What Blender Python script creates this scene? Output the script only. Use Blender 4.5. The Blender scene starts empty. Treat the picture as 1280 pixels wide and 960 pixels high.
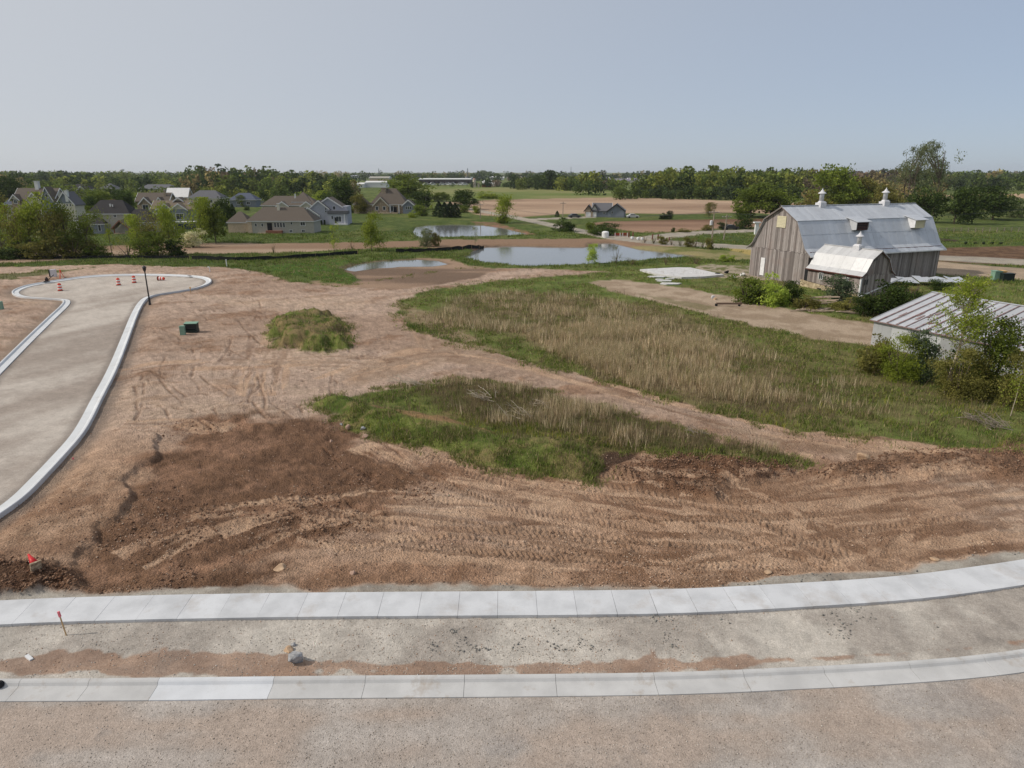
import bpy, math, random
import numpy as np
from mathutils import Vector, Matrix

# ------------------------------------------------------------------ camera, sky, sun, exposure
scene = bpy.context.scene
FPX = 854.0; PITCH = math.radians(17.2); CAMH = 16.0          # focal length in units of a 1280 wide frame
cam_data = bpy.data.cameras.new('camera'); cam = bpy.data.objects.new('camera', cam_data)
scene.collection.objects.link(cam); scene.camera = cam
cam.location = (0, 0, CAMH); cam.rotation_euler = (math.pi / 2 - PITCH, 0, 0)
cam_data.sensor_width = 36.0; cam_data.lens = 36.0 * FPX / 1280.0
cam_data.clip_start = 0.1; cam_data.clip_end = 60000

SUN_EL = math.radians(40); SUN_AZ = math.atan2(-0.07, -1.0)   # sun stands to the left, square to the view
sdir = Vector((math.cos(SUN_AZ) * math.cos(SUN_EL), math.sin(SUN_AZ) * math.cos(SUN_EL), math.sin(SUN_EL)))
world = bpy.data.worlds.new('World'); scene.world = world; world.use_nodes = True
wn = world.node_tree; wn.nodes.clear()
sky = wn.nodes.new('ShaderNodeTexSky'); sky.sky_type = 'NISHITA'; sky.sun_disc = False
sky.sun_elevation = SUN_EL; sky.sun_rotation = math.atan2(sdir.x, sdir.y)
sky.altitude = 0; sky.air_density = 0.7; sky.dust_density = 0.5; sky.ozone_density = 1.0
hsv = wn.nodes.new('ShaderNodeGamma'); hsv.inputs['Gamma'].default_value = 0.40      # thin high overcast: the sky is evened out
tint = wn.nodes.new('ShaderNodeMix'); tint.data_type = 'RGBA'; tint.blend_type = 'MULTIPLY'
tint.inputs['Factor'].default_value = 1.0; tint.inputs['B'].default_value = (1.42, 1.64, 1.98, 1)
tcw = wn.nodes.new('ShaderNodeTexCoord'); dotn = wn.nodes.new('ShaderNodeVectorMath'); dotn.operation = 'DOT_PRODUCT'
dotn.inputs[1].default_value = sdir; wn.links.new(tcw.outputs['Generated'], dotn.inputs[0])
aur = wn.nodes.new('ShaderNodeMapRange'); wn.links.new(dotn.outputs['Value'], aur.inputs[0])
for i_, x_ in enumerate((-0.75, 1.0, 0.0, 1.0)): aur.inputs[i_ + 1].default_value = x_
pale = wn.nodes.new('ShaderNodeMix'); pale.data_type = 'RGBA'; pale.inputs['B'].default_value = (4.4, 4.4, 4.4, 1)   # paler towards the veiled sun
wn.links.new(aur.outputs[0], pale.inputs['Factor'])
bg = wn.nodes.new('ShaderNodeBackground'); bg.inputs['Strength'].default_value = 0.123
wo = wn.nodes.new('ShaderNodeOutputWorld')
wn.links.new(sky.outputs[0], hsv.inputs['Color']); wn.links.new(hsv.outputs[0], tint.inputs['A'])
wn.links.new(tint.outputs['Result'], pale.inputs['A']); wn.links.new(pale.outputs['Result'], bg.inputs[0]); wn.links.new(bg.outputs[0], wo.inputs[0])
sun_data = bpy.data.lights.new('sun', 'SUN'); sun_data.energy = 2.6; sun_data.angle = math.radians(2.0)
sun_data.color = (1.0, 0.93, 0.84)
sun = bpy.data.objects.new('sun', sun_data); scene.collection.objects.link(sun)
sun.rotation_euler = sdir.to_track_quat('Z', 'Y').to_euler()
scene.view_settings.view_transform = 'Standard'; scene.view_settings.look = 'None'
scene.view_settings.exposure = 0.25; scene.view_settings.gamma = 1.0
scene.cycles.max_bounces = 5; scene.cycles.diffuse_bounces = 2; scene.cycles.glossy_bounces = 2
scene.cycles.transparent_max_bounces = 4; scene.cycles.volume_bounces = 0
rnd = random.Random(7); RS = np.random.RandomState(11)

# ------------------------------------------------------------------ helpers
CP, SP = math.cos(PITCH), math.sin(PITCH)
def G(u, v, z=0.0):
    """a spot on the ground (height z) as seen at frame coordinates of the 1280x960 photograph"""
    dx, dy, dz = u - 640, FPX * CP + (480 - v) * SP, -FPX * SP + (480 - v) * CP
    t = (z - CAMH) / dz
    return Vector((dx * t, dy * t, z))
def depth(p): return p[1] * CP - (p[2] - CAMH) * SP
def height_to(p, v):
    """height above p of something standing at p whose top shows at frame row v"""
    k = (480 - v) / FPX; y = p[1]
    return (y * k * CP - y * SP) / (CP + k * SP) + CAMH - p[2]
def srgb(r, g, b, k=1.0):
    f = lambda c: (c / 255 / 12.92 if c <= 10 else ((c / 255 + .055) / 1.055) ** 2.4)
    return (f(r) * k, f(g) * k, f(b) * k)
def tag(o, label=None, cat=None, group=None, kind=None):
    if label: o['label'] = label
    if cat: o['category'] = cat
    if group: o['group'] = group
    if kind: o['kind'] = kind
    return o
def link(o, parent=None):
    scene.collection.objects.link(o)
    if parent: o.parent = parent
    return o
def empty(name, loc, rz=0.0, label=None, cat=None, group=None):
    o = bpy.data.objects.new(name, None); o.location = loc; o.rotation_euler = (0, 0, rz); o.empty_display_size = .3
    link(o); return tag(o, label, cat, group)
def copy_tree(o, parent=None, label=None, loc=None, rz=None, scale=None):
    c = o.copy(); link(c)
    if parent: c.parent = parent
    for ch in list(o.children): copy_tree(ch, c)
    if label: c['label'] = label
    if loc is not None: c.location = loc
    if rz is not None: c.rotation_euler = (0, 0, rz)
    if scale is not None: c.scale = scale
    return c

# --- materials
def new_mat(name):
    m = bpy.data.materials.new(name); m.use_nodes = True
    nt = m.node_tree; b = nt.nodes['Principled BSDF']
    b.inputs['Specular IOR Level'].default_value = 0.25
    return m, nt, b
def N(nt, t, **kw):
    n = nt.nodes.new(t)
    for k, v in kw.items():
        if k in n.inputs: n.inputs[k].default_value = v
        else: setattr(n, k, v)
    return n
def mixc(nt, a, b, fac, blend='MIX'):
    n = nt.nodes.new('ShaderNodeMix'); n.data_type = 'RGBA'; n.blend_type = blend
    for s, v in (('A', a), ('B', b)):
        if isinstance(v, tuple): n.inputs[s].default_value = (*v[:3], 1)
        else: nt.links.new(v, n.inputs[s])
    if isinstance(fac, (int, float)): n.inputs['Factor'].default_value = fac
    else: nt.links.new(fac, n.inputs['Factor'])
    return n.outputs['Result']
def maprange(nt, v, a, b, c=0.0, d=1.0):
    n = N(nt, 'ShaderNodeMapRange'); nt.links.new(v, n.inputs[0])
    for i, x in enumerate((a, b, c, d)): n.inputs[i + 1].default_value = x
    return n.outputs[0]
def noise(nt, scale, detail=3, rough=.6, coord='Object', stretch=None):
    tc = N(nt, 'ShaderNodeTexCoord'); o = tc.outputs[coord]
    if stretch:
        mp = N(nt, 'ShaderNodeMapping'); mp.inputs['Scale'].default_value = stretch; nt.links.new(o, mp.inputs[0]); o = mp.outputs[0]
    n = N(nt, 'ShaderNodeTexNoise'); n.inputs['Scale'].default_value = scale; n.inputs['Detail'].default_value = detail
    n.inputs['Roughness'].default_value = rough; nt.links.new(o, n.inputs['Vector'])
    return n.outputs['Fac']
def bump(nt, b, h, strength=.5, dist=.02):
    n = N(nt, 'ShaderNodeBump'); n.inputs['Strength'].default_value = strength; n.inputs['Distance'].default_value = dist
    nt.links.new(h, n.inputs['Height']); nt.links.new(n.outputs[0], b.inputs['Normal'])
MATS = {}
def M(name, col=None, rough=.85, scale=4.0, var=.25, metal=0.0, bmp=0.0, stretch=None, objvar=0.0, spec=.25, col2=None, lo=.35, hi=.65):
    """a plain procedural material: base colour broken up by noise, optional per-object tone"""
    if name in MATS: return MATS[name]
    m, nt, b = new_mat(name)
    f = noise(nt, scale, 4, .65, 'Object', stretch)
    c2 = col2 if col2 else tuple(c * (1 - var) for c in col)
    c1 = col if col2 else tuple(min(1, c * (1 + var * .5)) for c in col)
    out = mixc(nt, c2, c1, maprange(nt, f, lo, hi))
    if objvar:
        oi = N(nt, 'ShaderNodeObjectInfo'); g = maprange(nt, oi.outputs['Random'], 0, 1, 1 - objvar, 1 + objvar * .6)
        cc = N(nt, 'ShaderNodeCombineColor')
        for i in range(3): nt.links.new(g, cc.inputs[i])
        out = mixc(nt, out, cc.outputs[0], 1.0, 'MULTIPLY')
    nt.links.new(out, b.inputs['Base Color'])
    b.inputs['Roughness'].default_value = rough; b.inputs['Metallic'].default_value = metal
    b.inputs['Specular IOR Level'].default_value = spec
    if bmp: bump(nt, b, f, .6, bmp)
    MATS[name] = m; return m

# --- mesh builders
class MB:
    def __init__(s): s.v = []; s.f = []
    def add(s, vs, fs):
        n = len(s.v); s.v += [tuple(p) for p in vs]; s.f += [tuple(i + n for i in f) for f in fs]; return s
    def box(s, x0, x1, y0, y1, z0, z1):
        return s.add([(x0, y0, z0), (x1, y0, z0), (x1, y1, z0), (x0, y1, z0), (x0, y0, z1), (x1, y0, z1), (x1, y1, z1), (x0, y1, z1)],
                     [(3, 2, 1, 0), (4, 5, 6, 7), (0, 1, 5, 4), (1, 2, 6, 5), (2, 3, 7, 6), (3, 0, 4, 7)])
    def prism(s, poly, vec):
        """closed prism: polygon (list of 3d points) swept along vec"""
        n = len(poly); P = [Vector(p) for p in poly]; vec = Vector(vec)
        return s.add(P + [p + vec for p in P], [tuple(range(n))[::-1], tuple(range(n, 2 * n))] + [(i, (i + 1) % n, (i + 1) % n + n, i + n) for i in range(n)])
    def bar(s, a, b, w, h=None):
        a, b = Vector(a), Vector(b); h = h or w; d = (b - a).normalized()
        up = Vector((0, 0, 1)) if abs(d.z) < .95 else Vector((1, 0, 0))
        x = d.cross(up).normalized() * w / 2; y = x.cross(d).normalized() * h / 2
        return s.prism([a - x - y, a + x - y, a + x + y, a - x + y], b - a)
    def tube(s, pts, rad, n=6, cap=True):
        pts = [Vector(p) for p in pts]; base = len(s.v); k = len(pts)
        for i, p in enumerate(pts):
            d = (pts[min(i + 1, k - 1)] - pts[max(i - 1, 0)]).normalized()
            x = d.cross(Vector((.13, .97, .21))).normalized(); y = d.cross(x)
            r = rad[i] if hasattr(rad, '__len__') else rad
            for j in range(n):
                a = 2 * math.pi * j / n; s.v.append(tuple(p + (x * math.cos(a) + y * math.sin(a)) * r))
        for i in range(k - 1):
            for j in range(n):
                a = base + i * n + j; b = base + i * n + (j + 1) % n; s.f.append((a, b, b + n, a + n))
        if cap: s.f.append(tuple(base + j for j in range(n))[::-1]); s.f.append(tuple(base + (k - 1) * n + j for j in range(n)))
        return s
    def lathe(s, prof, n=16, c=(0, 0, 0), sx=1, sy=1):
        base = len(s.v)
        for r, z in prof:
            for j in range(n):
                a = 2 * math.pi * j / n; s.v.append((c[0] + r * math.cos(a) * sx, c[1] + r * math.sin(a) * sy, c[2] + z))
        for i in range(len(prof) - 1):
            for j in range(n):
                a = base + i * n + j; b = base + i * n + (j + 1) % n; s.f.append((a, b, b + n, a + n))
        s.f.append(tuple(base + j for j in range(n))[::-1]); s.f.append(tuple(base + (len(prof) - 1) * n + j for j in range(n)))
        return s
    def rock(s, c, r, seed=0, sq=.75, n=1):
        """an angular stone"""
        rr = random.Random(seed); t = (1 + 5 ** .5) / 2
        V = [(-1, t, 0), (1, t, 0), (-1, -t, 0), (1, -t, 0), (0, -1, t), (0, 1, t), (0, -1, -t), (0, 1, -t), (t, 0, -1), (t, 0, 1), (-t, 0, -1), (-t, 0, 1)]
        F = [(0, 11, 5), (0, 5, 1), (0, 1, 7), (0, 7, 10), (0, 10, 11), (1, 5, 9), (5, 11, 4), (11, 10, 2), (10, 7, 6), (7, 1, 8), (3, 9, 4), (3, 4, 2), (3, 2, 6), (3, 6, 8), (3, 8, 9), (4, 9, 5), (2, 4, 11), (6, 2, 10), (8, 6, 7), (9, 8, 1)]
        V = [Vector(v).normalized() for v in V]
        for _ in range(n):
            mid = {}; F2 = []
            def m(a, b):
                k = (min(a, b), max(a, b))
                if k not in mid: mid[k] = len(V); V.append(((V[a] + V[b]) / 2).normalized())
                return mid[k]
            for a, b, d in F: ab, bd, da = m(a, b), m(b, d), m(d, a); F2 += [(a, ab, da), (b, bd, ab), (d, da, bd), (ab, bd, da)]
            F = F2
        ax = [Vector((rr.gauss(0, 1), rr.gauss(0, 1), rr.gauss(0, 1))).normalized() for _ in range(11)]
        off = [rr.uniform(.45, .8) for _ in ax]
        out = []
        for v in V:
            k = 1.0
            for a, o in zip(ax, off):
                d = v.dot(a)
                if d > o: k = min(k, o / d)
            k *= rr.uniform(.99, 1.01)
            out.append((c[0] + v.x * k * r, c[1] + v.y * k * r, c[2] + v.z * k * r * sq))
        return s.add(out, F)
    def build(s, name, m, parent=None, smooth=False, tform=None):
        me = bpy.data.meshes.new(name)
        V = s.v if tform is None else [tuple(tform @ Vector(p)) for p in s.v]
        me.from_pydata(V, [], s.f); me.materials.append(m)
        if smooth: me.polygons.foreach_set('use_smooth', [True] * len(me.polygons))
        me.update()
        o = bpy.data.objects.new(name, me); link(o, parent); return o
def np_mesh(name, V, npf, m, cols=None, parent=None, faces=None, smooth=False):
    """big mesh from numpy: V (n,3); either consecutive npf-gons or an explicit (k,npf) index array"""
    me = bpy.data.meshes.new(name); V = np.ascontiguousarray(V, np.float32)
    F = np.arange(len(V), dtype=np.int32).reshape(-1, npf) if faces is None else np.ascontiguousarray(faces, np.int32)
    me.vertices.add(len(V)); me.vertices.foreach_set('co', V.ravel())
    me.loops.add(F.size); me.loops.foreach_set('vertex_index', F.ravel())
    me.polygons.add(len(F)); me.polygons.foreach_set('loop_start', np.arange(0, F.size, npf, dtype=np.int32))
    if smooth: me.polygons.foreach_set('use_smooth', np.ones(len(F), bool))
    if cols is not None:
        a = me.color_attributes.new('Col', 'FLOAT_COLOR', 'POINT')
        c = np.ones((len(V), 4), np.float32); c[:, :cols.shape[1]] = cols; a.data.foreach_set('color', c.ravel())
    me.update(calc_edges=True)
    if m: me.materials.append(m)
    o = bpy.data.objects.new(name, me); link(o, parent); return o

# --- numpy noise
def _hash(ix, iy, seed):
    h = (ix.astype(np.int64) * 374761393 + iy.astype(np.int64) * 668265263 + seed * 1274126177) & 0xffffffff
    h = ((h ^ (h >> 13)) * 1274126177) & 0xffffffff
    return ((h ^ (h >> 16)) & 0xffff) / 65535.0
def vnoise(x, y, seed=0):
    ix, iy = np.floor(x), np.floor(y); fx, fy = x - ix, y - iy
    fx = fx * fx * (3 - 2 * fx); fy = fy * fy * (3 - 2 * fy)
    a, b, c, d = _hash(ix, iy, seed), _hash(ix + 1, iy, seed), _hash(ix, iy + 1, seed), _hash(ix + 1, iy + 1, seed)
    return (a + (b - a) * fx) * (1 - fy) + (c + (d - c) * fx) * fy
def fbm(x, y, wl, octs=4, seed=0, gain=.5, rot=0.0, stretch=1.0):
    """value noise around 0, about -0.5..0.5; wl = largest wavelength in metres"""
    if rot or stretch != 1: c, s_ = math.cos(rot), math.sin(rot); x, y = (x * c + y * s_) / stretch, -x * s_ + y * c
    r = 0; amp = 1.0; tot = 0; k = 1 / wl
    for o in range(octs):
        r = r + amp * (vnoise(x * k + o * 17.3, y * k - o * 9.1, seed + o) - .5); tot += amp; amp *= gain; k *= 2.03
    return r / tot * 1.6
def sstep(a, b, x): t = np.clip((x - a) / (b - a), 0, 1); return t * t * (3 - 2 * t)
def poly_sd(P, X, Y, pad=20.0):
    """signed distance (metres, positive inside) to polygon P; far outside it saturates at -pad"""
    P = np.asarray(P, float); out = np.full(X.shape, -pad)
    lo, hi = P.min(0) - pad, P.max(0) + pad
    sel = np.nonzero((X > lo[0]) & (X < hi[0]) & (Y > lo[1]) & (Y < hi[1]))[0]
    if not len(sel): return out
    x, y = X[sel], Y[sel]; d2 = np.full(x.shape, 1e18); ins = np.zeros(x.shape, bool)
    for i in range(len(P)):
        ax, ay = P[i]; bx, by = P[(i + 1) % len(P)]; ex, ey = bx - ax, by - ay
        t = np.clip(((x - ax) * ex + (y - ay) * ey) / (ex * ex + ey * ey + 1e-12), 0, 1)
        d2 = np.minimum(d2, (x - ax - t * ex) ** 2 + (y - ay - t * ey) ** 2)
        c = (ay > y) != (by > y); ins ^= c & (x < (bx - ax) * (y - ay) / (by - ay + 1e-12) + ax)
    d = np.sqrt(d2); out[sel] = np.where(ins, d, -np.minimum(d, pad)); return out
def GP(pts, z=0.0): return [tuple(G(u, v, z))[:2] for u, v in pts]
def chaikin(P, n=2, closed=False):
    P = [Vector(p[:2]) for p in P]
    for _ in range(n):
        Q = [] if closed else [P[0]]
        for i in range(len(P) if closed else len(P) - 1):
            a, b = P[i], P[(i + 1) % len(P)]; Q += [a * .75 + b * .25, a * .25 + b * .75]
        if not closed: Q.append(P[-1])
        P = Q
    return P
def resample(P, step):
    P = [Vector(p[:2]) for p in P]; out = [P[0].copy()]; acc = 0.0
    for a, b in zip(P, P[1:]):
        L = (b - a).length
        while acc + L >= step:
            t = (step - acc) / L; a = a.lerp(b, t); out.append(a.copy()); L = (b - a).length; acc = 0.0
        acc += L
    return out
# ------------------------------------------------------------------ plan of the place (world metres, worked out from the photograph)
def ext(P, d0, d1):
    P = [Vector(p) for p in P]; a = (P[0] - P[1]).normalized(); b = (P[-1] - P[-2]).normalized()
    return [P[0] + a * d0] + P + [P[-1] + b * d1]
KERB_BACK = resample(chaikin(GP([(-260, 850), (-100, 849), (0, 848), (200, 847), (340, 845), (600, 843), (800, 841), (900, 838), (960, 835), (1030, 832), (1135, 826), (1210, 820), (1280, 811), (1400, 792), (1540, 765)], .13), 2), .25)
WALK_BACK = resample(chaikin(GP([(-160, 757), (0, 750.5), (100, 746), (270, 742), (440, 740), (620, 739), (800, 737.5), (900, 734), (972, 730), (1060, 725), (1145, 718), (1220, 708), (1280, 699), (1400, 679), (1540, 652)], .14), 2), .1)
CUL = ext([Vector(p) for p in chaikin(GP([(0, 643), (32, 621), (58, 594), (82, 568), (104, 543), (117, 521), (127, 499), (147, 461), (163, 418), (173, 390), (182, 374), (192, 368.5), (216, 365), (244, 360.5), (260, 355.5), (266, 350.5), (259, 346), (234, 343.6), (187, 342.3), (141, 342.8), (105, 345), (70, 350), (35, 355.5), (18, 361), (13, 366), (22, 370.5), (47, 372.3), (70, 373.5), (79, 374.5), (78, 380), (60, 396), (30, 424), (0, 453)], .05), 2)], 14, 22)
CUL = resample(CUL, .25)
def offset(P, d):
    out = []
    for i, p in enumerate(P):
        t = (P[min(i + 1, len(P) - 1)] - P[max(i - 1, 0)]).normalized(); out.append(p + Vector((-t.y, t.x)) * d)   # d>0 to the left of travel
    return out
POND = {'P1': GP([(430, 337), (440, 333), (452, 330), (480, 326.5), (520, 325), (545, 326.5), (557, 330.5), (540, 333), (500, 333.5), (470, 335.5), (445, 339)], -.2),
        'P2': GP([(521, 290), (524, 284), (540, 281.5), (570, 281), (600, 281.5), (625, 285), (640, 289), (658, 293), (620, 295.5), (560, 297), (527, 297.5)], -.4),
        'P3': GP([(588, 322), (597, 314), (612, 309), (640, 308), (700, 309), (738, 309.5), (745, 305), (762, 304), (790, 311), (830, 316), (868, 320.5), (830, 323.5), (770, 328), (720, 331), (660, 333), (612, 329)], -.4)}
SITE = GP([(-900, 334), (-300, 335), (0, 334), (90, 332), (150, 330), (200, 333), (280, 334), (330, 341), (360, 352), (420, 358), (470, 352), (520, 343), (575, 336), (620, 335), (700, 337), (760, 340), (700, 345), (640, 349), (570, 358), (530, 365), (500, 377), (498, 392), (512, 408), (560, 427), (640, 447), (700, 463), (800, 488), (900, 517), (1000, 538), (1080, 546), (1200, 557), (1400, 575), (2200, 640), (2600, 1100), (640, 1400), (-1400, 1100)])
MOUND = GP([(341, 402), (365, 395), (420, 397), (440, 410), (433, 436), (404, 443), (372, 436), (348, 437), (338, 420)])
BERM = GP([(392, 508), (402, 501), (440, 494), (490, 486), (560, 477), (620, 477), (690, 493), (760, 512), (830, 533), (900, 553), (960, 568), (1005, 579), (960, 580), (900, 575), (830, 566), (770, 560), (742, 566), (752, 588), (737, 602), (690, 596), (620, 586), (560, 566), (480, 549), (425, 527)])
BERM_LOW = GP([(392, 506), (430, 497), (480, 515), (560, 532), (640, 548), (738, 568), (752, 588), (737, 602), (690, 596), (620, 586), (560, 566), (480, 549), (425, 527)])
DARK = GP([(205, 540), (225, 520), (270, 508), (325, 512), (395, 524), (450, 556), (520, 592), (560, 620), (500, 650), (430, 672), (370, 696), (330, 722), (280, 740), (160, 742), (60, 746), (95, 703), (150, 650), (165, 620), (165, 600), (200, 575)])
PLATEAU = GP([(-300, 520), (0, 660), (60, 612), (100, 560), (125, 530), (205, 543), (200, 575), (160, 600), (168, 640), (95, 700), (50, 722), (-300, 730)])
PILE = GP([(772, 592), (800, 574), (860, 568), (930, 572), (1000, 579), (990, 594), (930, 600), (900, 600), (890, 622), (850, 614), (800, 608)])
PILE2 = GP([(-80, 704), (20, 708), (60, 716), (100, 728), (80, 743), (20, 748), (-80, 752)])
RIDGE = GP([(1010, 592), (1060, 580), (1130, 566), (1200, 560), (1280, 553), (1500, 540), (1500, 600), (1280, 598), (1200, 588), (1120, 592), (1060, 604)])
HOLE = GP([(736, 575), (738, 560), (765, 556), (800, 562), (800, 572), (770, 580), (750, 590)])
LANE = GP([(735, 353), (765, 349), (830, 356), (900, 368), (960, 380), (1040, 398), (1092, 405), (1140, 412), (1140, 440), (1070, 431), (1020, 424), (940, 407), (880, 392), (815, 376), (765, 363)])
DRY = GP([(530, 385), (560, 371), (640, 364), (720, 370), (800, 385), (860, 408), (930, 445), (1000, 465), (1100, 475), (1280, 500), (1280, 535), (1100, 520), (960, 505), (850, 485), (760, 470), (700, 440), (620, 420), (550, 405)])
DRYGOLD = GP([(650, 412), (720, 405), (800, 412), (850, 430), (900, 458), (870, 480), (800, 476), (730, 452), (670, 430)])
BERMDRY = GP([(480, 492), (560, 482), (650, 486), (760, 515), (860, 545), (960, 568), (880, 566), (740, 545), (600, 525), (520, 500)])
FIELD_A = GP([(560, 253), (620, 249.5), (760, 247.2), (860, 249), (960, 252.5), (1060, 255), (1060, 275), (935, 264.5), (860, 268), (790, 267), (700, 267), (640, 272.5), (600, 268), (575, 262)])
FIELD_B = GP([(735, 280), (760, 276.5), (860, 274.5), (960, 273), (960, 283), (905, 284), (860, 288.5), (800, 291), (770, 287)])
FIELD_C = GP([(1120, 245.5), (1280, 242), (1700, 242), (1700, 247), (1280, 247.5), (1130, 251)])
PLOUGH = GP([(1165, 311), (1280, 307), (1700, 300), (1700, 345), (1280, 333), (1170, 327)])
OLD_FIELD = GP([(500, 233.5), (640, 234), (800, 236), (960, 241), (960, 250), (760, 247), (620, 249), (520, 250)])
ROAD_A = GP([(560, 255), (600, 262.3), (640, 269), (680, 277), (730, 287), (775, 294), (830, 300), (950, 308), (1300, 325), (1300, 333), (950, 312.5), (830, 307), (760, 299), (720, 291), (670, 279.5), (630, 271), (590, 263.5), (550, 256)])
ROAD_B = GP([(790, 297), (840, 291), (900, 287.4), (1000, 286), (1100, 290), (1100, 294), (940, 290), (880, 293), (835, 299), (810, 304)])
DRIVE = GP([(655, 273.6), (700, 272), (742, 270.5), (745, 272), (700, 273.8), (668, 275.4)])
DRIVE_R = GP([(1150, 325), (1280, 336), (1700, 360), (1700, 385), (1330, 354), (1230, 347), (1160, 341)])
LOT_R = GP([(1215, 378), (1260, 365), (1400, 362), (1500, 420), (1290, 396)])
STRIP = GP([(-400, 322), (0, 318), (120, 308), (230, 303.5), (330, 304), (460, 303), (560, 299.5), (700, 298.5), (800, 298), (860, 303), (840, 308), (780, 307), (740, 309), (600, 311), (500, 309.5), (440, 312), (330, 316.5), (230, 317), (120, 322), (0, 330), (-400, 334)])
BANK3 = GP([(700, 300), (760, 299), (800, 303), (850, 309), (940, 316), (960, 324), (900, 326), (860, 322), (800, 313), (770, 304), (745, 306)])
MUD = GP([(390, 352), (425, 340), (450, 329), (480, 324.5), (530, 322.5), (565, 324), (590, 332), (620, 336), (610, 345), (560, 354), (510, 360), (450, 361), (410, 358)])
GREENTONGUE = GP([(330, 334), (360, 327), (430, 322), (440, 330), (430, 338), (452, 350), (440, 357), (400, 352), (380, 344), (350, 345)])
WEEDS_L = GP([(-400, 346), (0, 344), (40, 340), (60, 338), (90, 337), (130, 333), (100, 337), (50, 344), (20, 349), (-400, 354)])
SILT = GP([(470, 310), (600, 310), (600, 315), (560, 320), (480, 316)])
RUBBLE = GP([(865, 334), (890, 331), (945, 332), (965, 340), (960, 350), (905, 347)])
YELLOW = GP([(900, 309), (960, 312), (1030, 320), (1030, 326), (940, 320)])
BANK2 = GP([(590, 277), (620, 278), (655, 288), (675, 293), (655, 293.5), (630, 288), (600, 282)])
def track(pts, twin=1.9, z=0): P = chaikin(GP(pts), 2); return [resample(P, 1.2)] + ([resample(offset(P, twin), 1.2)] if twin else [])
TRACKS = sum([track(*t) for t in [
    ([(455, 556), (520, 590), (600, 625), (700, 645), (820, 652), (950, 650), (1100, 640), (1300, 615)],),
    ([(480, 560), (560, 585), (650, 604), (760, 616), (870, 630), (960, 630), (1030, 610), (1070, 585)],),
    ([(430, 640), (520, 655), (640, 657), (760, 676), (900, 686), (1050, 676), (1260, 650)],),
    ([(360, 662), (500, 684), (640, 695), (780, 704), (900, 708), (1060, 702)],),
    ([(300, 690), (380, 660), (480, 640), (560, 650), (680, 668), (800, 690)],),
    ([(560, 600), (680, 616), (780, 632), (900, 664), (1000, 700), (1040, 716)],),
    ([(870, 610), (940, 640), (1020, 690), (1060, 720)],),
    ([(1280, 640), (1150, 655), (1040, 668), (900, 700), (800, 716)],),
    ([(420, 690), (560, 668), (700, 690), (860, 712)], 0),
    ([(240, 640), (330, 625), (430, 622)], 0),
    ([(160, 700), (210, 676), (280, 650)], 0),
    ([(700, 600), (820, 625), (960, 640), (1120, 620), (1280, 605)],),
    ([(1100, 700), (1160, 640), (1280, 600)], 0),
    ([(130, 470), (220, 462), (330, 460), (430, 452), (520, 462)], 2.2),
    ([(150, 535), (220, 532), (300, 540)], 0),
    ([(430, 480), (530, 440), (620, 448), (740, 480), (900, 525), (1060, 555), (1280, 570)], 2.2),
    ([(240, 352), (330, 365), (420, 368), (500, 372), (520, 400), (540, 440)], 2.2),
    ([(250, 345), (280, 360), (340, 372), (330, 420), (300, 500)], 2.2),
]], [])

RUTS = []
_r = random.Random(21)
for u, v, du, dv in ((160, 462, 60, -2), (250, 455, 90, 3), (320, 458, 110, 4), (300, 505, 30, -30), (322, 470, 8, 45), (230, 470, 30, 25), (255, 430, -20, 50), (210, 440, -15, 40), (180, 480, -12, 45), (290, 420, -25, 45), (275, 385, 40, 30), (250, 395, 60, -12), (200, 400, 60, -14), (300, 370, 50, 10), (330, 365, 60, 6), (380, 362, 60, 4), (355, 372, 70, 4), (420, 370, 60, 2), (160, 515, 90, -6), (200, 530, 60, -12), (130, 520, 70, -10), (330, 600, 60, -30), (240, 610, 60, -30), (420, 575, 45, 25), (470, 552, 50, 30), (450, 590, 60, 20), (400, 560, 40, 30), (560, 630, 70, 6), (900, 560, 60, 10), (640, 470, 60, 14), (560, 440, 50, 10), (1000, 548, 80, 10), (720, 490, 80, 22), (340, 480, 60, -20), (430, 450, 60, -15), (1060, 560, 90, 12)) + tuple((_r.uniform(150, 430), _r.uniform(362, 520), _r.choice((_r.uniform(12, 45), _r.uniform(-12, 12))), _r.uniform(-12, 34)) for _ in range(70)) + tuple((_r.uniform(380, 1000), _r.uniform(560, 700), _r.uniform(15, 60), _r.uniform(-16, 16)) for _ in range(45)):
    RUTS.append(resample(chaikin(GP([(u, v), (u + du * .35 + _r.uniform(-6, 6), v + dv * .35 + _r.uniform(-3, 3)), (u + du * .7 + _r.uniform(-6, 6), v + dv * .7 + _r.uniform(-3, 3)), (u + du, v + dv)]), 2), .6))
K = 1.0
C_TAN, C_TAN2, C_BRN, C_RED = srgb(184, 160, 142), srgb(168, 143, 124), srgb(108, 84, 67), srgb(150, 114, 88)
C_GRAV, C_GRAV2 = srgb(182, 173, 163), srgb(146, 133, 120)
def lerp3(a, b, t):
    a = np.asarray(a); b = np.asarray(b); t = np.asarray(t)[:, None]; return a * (1 - t) + b * t
ZONES = ['ground', 'grassland', 'lawn', 'farm_field', 'dirt_lane', 'country_road', 'verge', 'gravel_road', 'street']
Z = {n: i for i, n in enumerate(ZONES)}
def side_sd(P, X, Y):
    """signed distance across an open line given as y(x): positive on the far side"""
    px = np.array([p.x for p in P]); py = np.array([p.y for p in P]); return Y - np.interp(X, px, py)
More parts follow.
